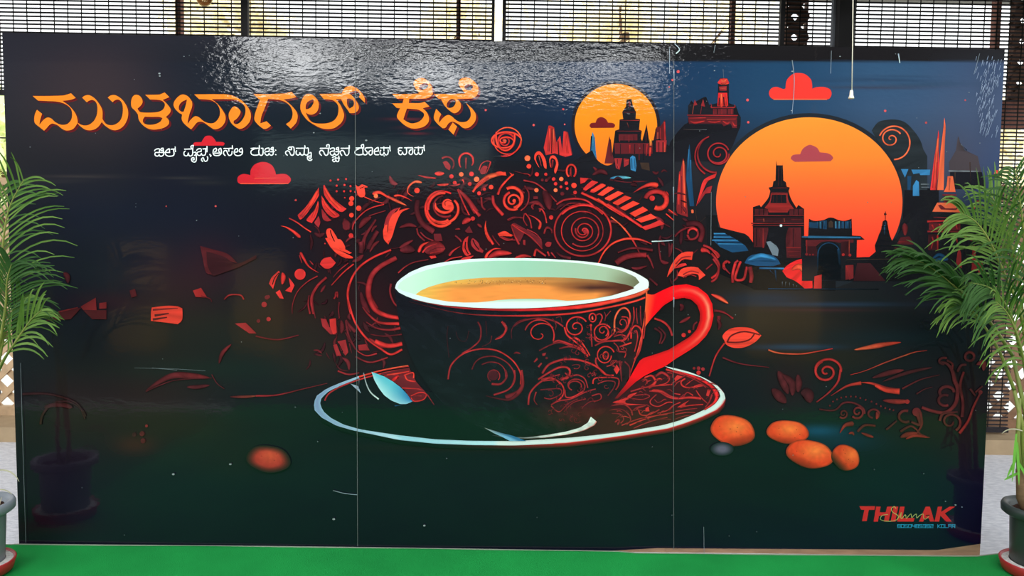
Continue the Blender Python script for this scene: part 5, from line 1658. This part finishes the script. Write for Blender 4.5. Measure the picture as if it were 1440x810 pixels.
# ------------------------------------------------------------------ blinds, lattice, carpet, cord
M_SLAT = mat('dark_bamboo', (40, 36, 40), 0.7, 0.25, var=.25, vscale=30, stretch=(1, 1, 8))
M_CORD = mat('blind_twine', (34, 32, 30), 0.9, 0.1)
def blind(px0, px1, z0, label, twine_px, Y=YB, px1x=None):
    t = empty('slatted_blind', (0, 0, 0)); tag(t, label, 'blind', None)
    t.location = (0.5 * (X_at(px0) + X_at(px1)), Y, z0); xa, xb = X_at(px0) - t.location.x, (px1x or X_at(px1)) - t.location.x
    g = MB(); z = 2.76 - z0; k = 0
    random.seed(int(px0) + 3)
    while z > 0.03:
        j = [random.uniform(-.0012, .0012) for _ in range(4)]
        g.add([(xa, -.003, z + j[0]), (xb, -.003, z + j[1]), (xb, .003, z + j[1]), (xa, .003, z + j[0]), (xa, -.003, z + j[0] + .0086), (xb, -.003, z + j[1] + .0086), (xb, .003, z + j[1] + .0086), (xa, .003, z + j[0] + .0086)],
              [(0, 3, 2, 1), (4, 5, 6, 7), (0, 1, 5, 4), (1, 2, 6, 5), (2, 3, 7, 6), (3, 0, 4, 7)])
        z -= 0.0222
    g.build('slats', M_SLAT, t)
    g = MB(); x = xa + .012; i = 0
    while x < xb:
        g.bar((x, -.006, 0.0), (x, -.006, 2.76 - z0), .0050, .003); x += twine_px / 250.0
    g.build('twine', M_CORD, t)
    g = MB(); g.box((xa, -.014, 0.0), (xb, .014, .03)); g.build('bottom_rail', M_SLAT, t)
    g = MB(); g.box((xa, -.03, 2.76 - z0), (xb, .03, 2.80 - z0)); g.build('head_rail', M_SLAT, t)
    return t
zb = lambda py: at(10, py, YB).z
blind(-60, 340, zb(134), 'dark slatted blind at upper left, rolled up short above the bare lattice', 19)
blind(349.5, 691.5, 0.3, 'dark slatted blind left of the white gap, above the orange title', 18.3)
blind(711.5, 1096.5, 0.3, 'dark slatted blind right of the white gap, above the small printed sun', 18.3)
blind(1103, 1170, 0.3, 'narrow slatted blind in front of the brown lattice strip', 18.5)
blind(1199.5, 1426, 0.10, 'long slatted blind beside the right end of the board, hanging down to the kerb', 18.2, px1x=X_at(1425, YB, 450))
M_LATH = mat('pale_lattice_wood', (186, 156, 122), 0.7, 0.3, var=.2, vscale=14)
M_LATHD = mat('brown_lattice_wood', (104, 72, 58), 0.7, 0.3, var=.2, vscale=14)
M_LATHM = mat('shaded_lattice_wood', (132, 100, 76), 0.7, 0.3, var=.2, vscale=14)  # darker wood colour stands for the shade behind the blind
def lattice(name, x0, x1, z0, z1, Y, pitch, w, m, label, border=.05):
    t = empty(name, (0.5 * (x0 + x1), Y, z0)); tag(t, label, 'lattice')
    def clip(p, d):          # segment of the line inside the rectangle
        lo, hi = -1e9, 1e9
        for k, (a, b) in enumerate(((x0, x1), (z0, z1))):
            if abs(d[k]) < 1e-9: continue
            s0, s1 = (a - p[k]) / d[k], (b - p[k]) / d[k]; lo, hi = max(lo, min(s0, s1)), min(hi, max(s0, s1))
        return (lo, hi) if hi > lo + .01 else None
    for sgn, nm, yy in ((1, 'rising_laths', -.006), (-1, 'falling_laths', .006)):
        g = MB(); d = (math.sqrt(.5), sgn * math.sqrt(.5)); n = int((x1 - x0 + z1 - z0) / pitch) + 2
        for i in range(-n, n):
            p = (x0 + i * pitch, z0); c = clip(p, d)
            if c: g.bar((p[0] + d[0] * c[0] - t.location.x, yy, d[1] * c[0]), (p[0] + d[0] * c[1] - t.location.x, yy, d[1] * c[1]), w, .011)
        g.build(nm, m, t)
    g = MB(); a, b = x0 - t.location.x, x1 - t.location.x; h = z1 - z0
    g.box((a, -.02, 0), (b, .02, border)); g.box((a, -.02, h - border), (b, .02, h)); g.box((a, -.02, 0), (a + border * .5, .02, h)); g.box((b - border * .5, -.02, 0), (b, .02, h))
    g.build('lattice_frame', m, t)
    return t
YL = 1.72
ztop = at(10, 250, YL).z
lattice('lattice_screen', -4.6, -0.02, .085, at(10, 263.5, YL).z, YL, .135, .036, M_LATH, 'pale wooden lattice behind the fronds of the left palm', .055)
lattice('lattice_screen', 0.02, 4.4, 0.085, at(1400, 262, YL).z, YL, .135, .040, M_LATHM, 'wooden lattice behind the long blind at the right end', .055)
lattice('lattice_strip', X_at(1103.5, YL), X_at(1134.5, YL), at(1430, 145, YL).z, 2.80, YL, .12, .050, M_LATHD, 'narrow brown lattice strip above the red printed cloud', .02)
lattice('lattice_strip', X_at(1424, YL), X_at(1470, YL), at(1430, 145, YL).z, 2.80, YL, .12, .055, M_LATHD, 'brown lattice strip at the far upper right corner', .02)
g = MB(); g.box((X_at(1385, YL), YL - .03, at(1400, 181, YL).z), (X_at(1490, YL), YL - .012, at(1400, 143, YL).z)); tag(g.build('timber_rail', M_BROWN), 'wide brown rail behind the blind beside the scuffed corner', 'rail')
g = MB(); g.box((-4.4, YL - .02, at(10, 263, YL).z + .012), (-0.05, YL + .03, at(10, 250, YL).z)); tag(g.build('timber_rail', M_LATH), 'pale top rail of the lattice above the left palm', 'rail')

M_CARPET = mat('green_carpet', (32, 152, 70), 0.95, 0.1, var=.14, vscale=3.0, bump=.6, bscale=420)
M_CARPET2 = mat('green_carpet_edge', (26, 134, 60), 0.95, 0.1, var=.10, vscale=3.0, bump=.6, bscale=420)
M_HEM = mat('carpet_backing', (150, 158, 140), 0.9, 0.1)
def carpet(name, xs, yb, y0, z, m, label):
    t = empty(name, (0, 0, 0)); g = MB(); n = len(xs); ny = 40; vs = []; fs = []
    for j in range(ny + 1):
        for i, x in enumerate(xs):
            y = yb[i] + (y0 - yb[i]) * (j / ny) ** 1.5
            vs.append((x, y, z + (0.004 * noise.noise(Vector((x * 2.2, y * 3.0, 5))) + .004 if j else 0)))
    fs = [(j * n + i, (j + 1) * n + i, (j + 1) * n + i + 1, j * n + i + 1) for j in range(ny) for i in range(n - 1)]
    g.add(vs, fs); o = g.build('pile', m, t, smooth=True)
    h = MB()
    for i in range(n - 1):
        h.add([(xs[i], yb[i] - .004, z - .001), (xs[i + 1], yb[i + 1] - .004, z - .001), (xs[i + 1], yb[i + 1] + .003, z - .001), (xs[i], yb[i] + .003, z - .001),
               (xs[i], yb[i] - .004, z + .004), (xs[i + 1], yb[i + 1] - .004, z + .004), (xs[i + 1], yb[i + 1] + .003, z + .003), (xs[i], yb[i] + .003, z + .003)],
              [(0, 3, 2, 1), (4, 5, 6, 7), (0, 1, 5, 4), (1, 2, 6, 5), (2, 3, 7, 6), (3, 0, 4, 7)])
    h.build('hem', M_HEM, t)
    return tag(t, label, 'carpet')
xs = [-1.84 + i * (5.6 / 86) for i in range(87)]
yb = [-0.012 - .004 * math.sin(x * 2.3) - (0.012 if x > .5 else 0) + (min(.06, max(0, x - 1.80) * .25)) for x in xs]
carpet('floor_carpet', xs, yb, -2.4, 0.006, M_CARPET, 'bright green carpet laid along the foot of the board')
xs = [-4.0 + i * .054 for i in range(41)]; yb = [-0.006] * 41
carpet('carpet_offcut', xs, yb, -2.3, 0.001, M_CARPET2, 'darker green carpet strip beside the left pot, under the edge of the big carpet')

M_CREAM = mat('cream_cord', (226, 218, 196), 0.6, 0.3); M_TASS = mat('ivory_tassel', (232, 226, 206), 0.4, 0.5)
YC = -0.16
t = empty('pull_cord', at(1197, 138, YC)); tag(t, 'thin cream pull cord with a small ivory weight hanging before the red printed cloud', 'pull cord')
o_ = t.location
pts = [at(1199.5, -60, YC), at(1199.5, 0, YC), at(1199, 60, YC), at(1198, 128, YC)]; pts[0].z = 2.67
g = MB(); g.tube([p - o_ for p in pts], .0017, 8); g.build('cord', M_CREAM, t, True)
g = MB(); g.lathe([(.0, .030), (.0045, .029), (.0055, .024), (.0065, .012), (.0095, .003), (.0095, .0), (.0, .0)], (0, 0, -.002), 20); g.build('weight', M_TASS, t, True)

# wicker ball lamp peeping in at the top
M_WICK = mat('wicker', (196, 128, 66), 0.7, 0.3, var=.25, vscale=60); M_GOLD = mat('brass_ring', (236, 206, 150), 0.35, 0.6, metallic=.3)
YW = 1.30; c = at(288, -2.5, YW); t = empty('hanging_lamp', c); tag(t, 'small round wicker lamp with a pale ring hanging before the blind at upper left', 'lamp')
g = MB(); R_ = .036
for k in range(9):
    a = math.pi * k / 9; g.tube([(R_ * math.cos(b) * math.cos(a), R_ * math.cos(b) * math.sin(a), R_ * math.sin(b)) for b in np.linspace(-1.5, 1.5, 15)], .0028, 6)
    g.tube([(-R_ * math.cos(b) * math.cos(a), -R_ * math.cos(b) * math.sin(a), R_ * math.sin(b)) for b in np.linspace(-1.5, 1.5, 15)], .0028, 6)
for zz in np.linspace(-.028, .028, 7):
    r = math.sqrt(R_ * R_ - zz * zz); g.tube([(r * math.cos(b), r * math.sin(b), zz) for b in np.linspace(0, 2 * math.pi, 33)], .0022, 6, caps=False)
g.build('lamp_shade', M_WICK, t, True)
g = MB(); g.tube([(.041 * math.cos(b), -.004, .041 * math.sin(b)) for b in np.linspace(0, 2 * math.pi, 49)], .0032, 8, caps=False); g.build('ring', M_GOLD, t, True)
g = MB(); g.tube([(0, 0, .036), (0, 0, 2.80 - c.z)], .002, 6); g.build('cord', M_CORD, t)

# ------------------------------------------------------------------ trees beyond the screen
M_LEAF1 = mat('sunlit_leaves', (252, 246, 226), 0.6, 0.2, rgb2=(238, 222, 180), vscale=1.5); M_LEAF2 = mat('sunlit_green_leaves', (232, 240, 176), 0.6, 0.2, rgb2=(250, 248, 220), vscale=1.5)  # leaf colours bleached to carry the outdoor glare
def leaf_mat(m, c):
    t = m.node_tree; b = t.nodes['Principled BSDF']; tr = t.nodes.new('ShaderNodeBsdfTranslucent'); tr.inputs['Color'].default_value = (*lin(c), 1)
    mx = t.nodes.new('ShaderNodeMixShader'); mx.inputs[0].default_value = .6; out = [n for n in t.nodes if n.type == 'OUTPUT_MATERIAL'][0]
    t.links.new(b.outputs[0], mx.inputs[1]); t.links.new(tr.outputs[0], mx.inputs[2]); t.links.new(mx.outputs[0], out.inputs[0])
leaf_mat(M_LEAF1, (255, 247, 218)); leaf_mat(M_LEAF2, (240, 248, 190))
M_BARK = mat('tree_bark', (96, 76, 58), 0.9, 0.1, var=.2, vscale=8)
def tree(px, py, Y, r, seed, m, label, n=1400):
    c = at(px, py, Y); t = empty('leafy_tree', (c.x, c.y, -.05)); tag(t, label, 'tree'); rnd = random.Random(seed); g = MB()
    cl = [(rnd.gauss(0, .42) * r, rnd.gauss(0, .3) * r, rnd.gauss(0, .36) * r, rnd.uniform(.25, .5) * r) for _ in range(9)]
    for i in range(n):
        x, y, z, q = cl[i % 9]; p = Vector((x + rnd.gauss(0, q * .5), y + rnd.gauss(0, q * .5), z + rnd.gauss(0, q * .5) + c.z + .05))
        a = Vector((rnd.gauss(0, 1), rnd.gauss(0, 1), rnd.gauss(0, 1))).normalized(); b = a.orthogonal().normalized(); l = rnd.uniform(.07, .14)
        g.add([p - a * l, p - b * l * .35, p + a * l, p + b * l * .35], [(0, 1, 2, 3)])
    g.build('foliage', m, t)
    k = MB(); k.tube([(0, 0, 0), (.05, 0, c.z * .5), (0, 0, c.z + .1)], [.12, .09, .05], 10)
    for x, y, z, q in cl[:5]: k.tube([(0, 0, c.z * .6), (x * .5, y * .5, c.z * .8 + z * .3), (x, y, c.z + z)], [.05, .035, .012], 6)
    k.build('trunk', M_BARK, t, True)
tree(318, 38, 7.0, .8, 1, M_LEAF1, 'sunlit yellowish tree seen through the blind at upper left')
tree(880, 52, 7.5, 1.3, 2, M_LEAF1, 'wide sunlit tree seen through the blind above the small printed sun', 2200)
tree(640, 40, 9.0, .9, 3, M_LEAF1, 'distant sunlit tree seen through the blind left of the white gap')
tree(0, 215, 6.0, .7, 4, M_LEAF2, 'bright yellow green tree seen through the gap at the left end')
tree(1408, 262, 6.0, .75, 5, M_LEAF1, 'sunlit yellow tree seen through the long blind at the right end')
# plain fence wires in the left gap
g = MB()
for i in range(7): g.bar((-4.4 + i * .33, 2.3, -.05), (-4.4 + i * .33, 2.3, 1.95), .012, .012)
for z in (1.2, 1.5, 1.8): g.bar((-4.45, 2.3, z), (-2.35, 2.3, z), .008, .008)
tag(g.build('wire_fence', M_STEEL), 'thin wire fence outside the gap at the left end of the board', 'fence')

# ------------------------------------------------------------------ potted palms
M_POTL = mat('grey_plastic_pot', (128, 134, 140), 0.45, 0.4, var=.05, vscale=9); M_POTD = mat('dark_grey_pot', (52, 60, 58), 0.4, 0.5, var=.08, vscale=9)
M_SOIL = mat('potting_soil', (58, 40, 32), 0.95, 0.1, var=.4, vscale=60, bump=1.0, bscale=90); M_RED = mat('red_glazed_clay', (176, 40, 44), 0.4, 0.5, var=.1, vscale=12); M_WHT = mat('white_gravel', (226, 222, 214), 0.8, 0.2, var=.15, vscale=70, bump=1, bscale=120)
M_FROND = mat('palm_green', (66, 104, 38), 0.6, 0.16, rgb2=(108, 136, 60), vscale=7); M_FROND2 = mat('palm_green_dark', (32, 66, 24), 0.6, 0.16, rgb2=(62, 98, 42), vscale=7)
M_STEM = mat('palm_stem', (150, 146, 74), 0.5, 0.4, rgb2=(112, 128, 58), vscale=9); M_TRUNK = mat('palm_trunk', (112, 86, 62), 0.8, 0.2, var=.25, vscale=22, stretch=(1, 1, 4)); M_DRY = mat('dry_leaf', (186, 178, 150), 0.7, 0.2, var=.15, vscale=20)
def blade(g, p, d, side, L_, w, droop, n=7):
    """one leaflet: starts at p, heads along d, sags by gravity, folded slightly along its midrib"""
    d = d.normalized(); pts = [p.copy()]; cur = p.copy(); v = d.copy()
    for i in range(n):
        v = (v + Vector((0, 0, -droop * (i + 1) / n))).normalized(); cur = cur + v * (L_ / n); pts.append(cur.copy())
    vs = []
    for i, q in enumerate(pts):
        t = i / n; tg = (pts[min(i + 1, n)] - pts[max(i - 1, 0)]).normalized()
        s_ = tg.cross(side).normalized(); ww = w * (0.35 + 1.3 * t) * (1 - t) ** .8 * 1.1 + .0006
        vs += [q + s_ * ww + side * ww * .25, q, q - s_ * ww + side * ww * .25]
    g.add(vs, [(3 * i + k, 3 * i + k + 1, 3 * i + k + 4, 3 * i + k + 3) for i in range(n) for k in (0, 1)])
def frond(parent, keys, n, L_, w, droop, m, seed, spread=.75, start=.25, up=.1):
    """keys: (px, py, y) along the midrib. Leaflets in two rows."""
    rnd = random.Random(seed); o = parent.location
    K = [at(a, b, c) - o for a, b, c in keys]; P_ = []
    for i in range(len(K) - 1):
        p0, p1, p2, p3 = K[max(i - 1, 0)], K[i], K[i + 1], K[min(i + 2, len(K) - 1)]
        for j in range(8):
            t = j / 8; P_.append(0.5 * (2 * p1 + (p2 - p0) * t + (2 * p0 - 5 * p1 + 4 * p2 - p3) * t * t + (3 * p1 - p0 - 3 * p2 + p3) * t ** 3))
    P_.append(K[-1]); m_ = len(P_)
    g = MB(); g.tube(P_, [.0065 * (1 - .85 * i / m_) for i in range(m_)], 6)
    st = g.build('frond_stem', M_STEM, None, True)
    f = MB()
    for i in range(n):
        t = start + (1 - start) * (i + .5) / n; q = t * (m_ - 1); k = min(int(q), m_ - 2); p = P_[k].lerp(P_[k + 1], q - k); tg = (P_[k + 1] - P_[k]).normalized()
        nrm = tg.cross(Vector((0, 1, 0))).normalized()
        sc_ = math.sin(math.pi * (0.16 + .80 * t)) ** .6
        for s_ in (1, -1):
            dirv = tg * (1 - spread * .45 + .5 * t) + nrm * s_ * spread + Vector((0, rnd.uniform(-.35, .1), up + rnd.uniform(-.06, .06)))
            side = Vector((0, -1, 0)) + nrm * rnd.uniform(-.3, .3) + tg * .2
            blade(f, p, dirv, side.normalized(), L_ * sc_ * rnd.uniform(.85, 1.1), w * rnd.uniform(.8, 1.1), droop * rnd.uniform(.6, 1.4))
    fo = f.build('frond', m, parent, True); st.parent = fo
    return fo
def pot(parent, m, R_=.123, H=.235, rb=.084):
    g = MB(); g.lathe([(0, 0), (rb, 0), (rb + .003, .004), (R_ * .775, H * .80), (R_ * .80, H * .82), (R_ * .93, H * .84), (R_, H * .87), (R_ * 1.01, H * .95), (R_ * .98, H * .99), (R_ * .93, H), (R_ * .86, H * .985), (R_ * .80, H * .95), (R_ * .76, H * .80), (0, H * .80)], seg=56)
    g.build('pot', m, parent, True)
    s_ = MB(); n = 24; rr = R_ * .775; vs = [(0, 0, H * .90)]
    for j in range(1, 6):
        for i in range(n):
            a = 2 * math.pi * i / n; r = rr * j / 5; vs.append((r * math.cos(a), r * math.sin(a), H * .88 + .010 * noise.noise(Vector((r * 40 * math.cos(a), r * 40 * math.sin(a), 1)))))
    s_.add(vs, [(0, 1 + i, 1 + (i + 1) % n) for i in range(n)] + [(1 + j * n + i, 1 + (j + 1) * n + i, 1 + (j + 1) * n + (i + 1) % n, 1 + j * n + (i + 1) % n) for j in range(4) for i in range(n)])
    s_.build('soil', M_SOIL, parent)
def dish(name, loc, label):
    t = empty(name, loc); tag(t, label, 'saucer')
    g = MB(); g.lathe([(0, 0), (.105, 0), (.112, .004), (.122, .040), (.119, .044), (.113, .040), (.105, .012), (0, .012)], seg=48); g.build('rim', M_RED, t, True)
    w = MB(); w.lathe([(.088, .012), (.108, .014), (.113, .036), (.090, .040)], seg=48); w.build('gravel', M_WHT, t)
    return t
def ground(px, py): 
    q = on_floor(px, py, 0.012); return q
# left
cL = ground(-35, 806); dish('pot_saucer', (cL.x, cL.y, .013), 'red saucer of white gravel under the pale grey pot at the left edge')
pl = empty('potted_palm', (cL.x, cL.y, .026)); tag(pl, 'feathery palm in a pale grey pot at the left end of the board', 'potted plant')
pot(pl, M_POTL)
g = MB()
for dx, dy, top in ((-.02, 0, (-12, 500)), (.02, .02, (-4, 520)), (0, -.03, (-22, 480))):
    q = at(*top, -.2) - pl.location; g.tube([(dx, dy, .20), (dx * 1.5, dy, .30), q], [.010, .008, .006], 10)
g.build('stems', M_STEM, pl, True)
yl = cL.y
frond(pl, [(-12, 500, yl), (-4, 440, yl - .02), (2, 385, yl - .03), (5, 335, yl - .04), (14, 290, yl - .05), (34, 252, yl - .06)], 17, 0.27, 0.004, 0.26, M_FROND, 21, 0.85, 0.28, 0.18)
frond(pl, [(-8, 520, yl), (2, 470, yl - .04), (8, 430, yl - .06), (10, 395, yl - .08), (16, 372, yl - .09)], 24, 0.26, 0.0044, 0.26, M_FROND2, 22, 0.95, 0.25, 0.28)
frond(pl, [(-6, 530, yl), (6, 505, yl - .05), (24, 478, yl - .08), (42, 452, yl - .1), (58, 436, yl - .12)], 10, 0.19, 0.0052, 0.26, M_FROND, 23, 0.5, 0.3, 0.12)
frond(pl, [(-10, 540, yl), (0, 500, yl - .02), (6, 470, yl - .03), (16, 440, yl - .04), (30, 418, yl - .05)], 14, 0.21, 0.0042, 0.3, M_FROND, 24, 0.7, 0.3, 0.18)
frond(pl, [(-22, 500, yl + .05), (-20, 430, yl + .08), (-16, 360, yl + .1), (-8, 300, yl + .12), (4, 262, yl + .14)], 16, 0.24, 0.0044, 0.32, M_FROND2, 25, 0.8, 0.25, 0.1)
g = MB(); o_ = pl.location
blade(g, at(-8, 662, yl - .02) - o_, Vector((1, 0, .25)), Vector((0, -1, .2)).normalized(), .10, .003, .45); blade(g, at(-10, 690, yl) - o_, Vector((1, 0, .3)), Vector((0, -1, .2)).normalized(), .07, .0024, .3)
blade(g, at(-4, 722, yl) - o_, Vector((.25, 0, 1)), Vector((0, -1, .2)).normalized(), .06, .003, .1)
g.build('dry_leaf', M_DRY, pl, True)
# right
cR = ground(1459, 806); dish('pot_saucer', (cR.x, cR.y, .013), 'red saucer of white gravel under the dark pot at the right edge')
pr = empty('potted_palm', (cR.x, cR.y, .026)); tag(pr, 'large arching palm in a dark grey pot at the right end of the board', 'potted plant')
pot(pr, M_POTD)
yr = cR.y; o_ = pr.location
g = MB(); g.tube([(-.045, 0, .20), at(1436, 700, yr) - o_, at(1434, 660, yr) - o_], [.019, .016, .013], 12); g.build('trunk', M_TRUNK, pr, True)
g = MB()
for a, b, c in (((1440, 700), (1438, 600), (1426, 548)), ((1446, 700), (1442, 580), (1424, 500)), ((1456, 700), (1452, 560), (1440, 460)), ((1434, 665), (1431, 620), (1434, 560))):
    g.tube([at(*a, yr) - o_, at(*b, yr) - o_, at(*c, yr) - o_], [.010, .008, .006], 8)
g.build('stems', M_STEM, pr, True)
g = MB()
for px, py, dx, dz, l in ((1430, 622, .05, -1, .15), (1431, 640, -.35, -.6, .09), (1432, 650, .4, -.7, .10), (1429, 610, -.1, -1, .17), (1432, 665, -.7, -.25, .06)):
    blade(g, at(px, py, yr - .02) - o_, Vector((dx, -.1, dz)), Vector((0, -1, 0)), l, .007, .05)
g.build('leaf_shoot', mat('fresh_shoot', (112, 176, 62), .5, .4, var=.1), pr, True)
frond(pr, [(1426, 548, yr), (1408, 500, yr - .03), (1390, 468, yr - .05), (1371, 441, yr - .07), (1352, 432, yr - .09), (1336, 432, yr - .1)], 12, 0.19, 0.005, 0.34, M_FROND, 31, 0.5, 0.45, 0.05)
frond(pr, [(1424, 500, yr), (1396, 458, yr - .04), (1366, 424, yr - .07), (1334, 396, yr - .10), (1302, 372, yr - .13), (1274, 362, yr - .15)], 34, 0.25, 0.0048, 0.24, M_FROND2, 32, 0.3, 0.28, 0.03)
frond(pr, [(1440, 460, yr), (1428, 420, yr - .04), (1410, 380, yr - .07), (1392, 340, yr - .1), (1372, 312, yr - .13), (1352, 300, yr - .15)], 24, 0.27, 0.0048, 0.28, M_FROND, 33, 0.62, 0.22, 0.06)
frond(pr, [(1440, 470, yr), (1434, 400, yr + .02), (1424, 350, yr + .03), (1410, 305, yr + .04), (1390, 268, yr + .05)], 20, 0.22, 0.0046, 0.26, M_FROND, 34, 0.6, 0.25, 0.14)
frond(pr, [(1450, 480, yr), (1446, 400, yr - .05), (1440, 330, yr - .08), (1434, 280, yr - .1), (1428, 240, yr - .12)], 22, 0.26, 0.005, 0.32, M_FROND2, 35, 0.85, 0.15, 0.05)
frond(pr, [(1436, 500, yr), (1424, 450, yr - .06), (1408, 420, yr - .1), (1390, 404, yr - .13), (1368, 398, yr - .16)], 18, 0.22, 0.005, 0.4, M_FROND2, 36, 0.7, 0.2, 0.05)
frond(pr, [(1446, 560, yr), (1440, 510, yr - .05), (1430, 470, yr - .08), (1416, 440, yr - .1), (1400, 424, yr - .12)], 16, 0.2, 0.0048, 0.42, M_FROND, 37, 0.8, 0.2, 0.04)
frond(pr, [(1462, 520, yr), (1470, 440, yr), (1482, 370, yr), (1500, 310, yr)], 14, .26, .0064, .4, M_FROND2, 38, .8, .2, .0)
g = MB(); blade(g, at(1438, 606, yr - .01) - o_, Vector((-1, 0, .35)), Vector((0, -1, .2)).normalized(), .08, .0028, .3); g.build('dry_leaf', M_DRY, pr, True)
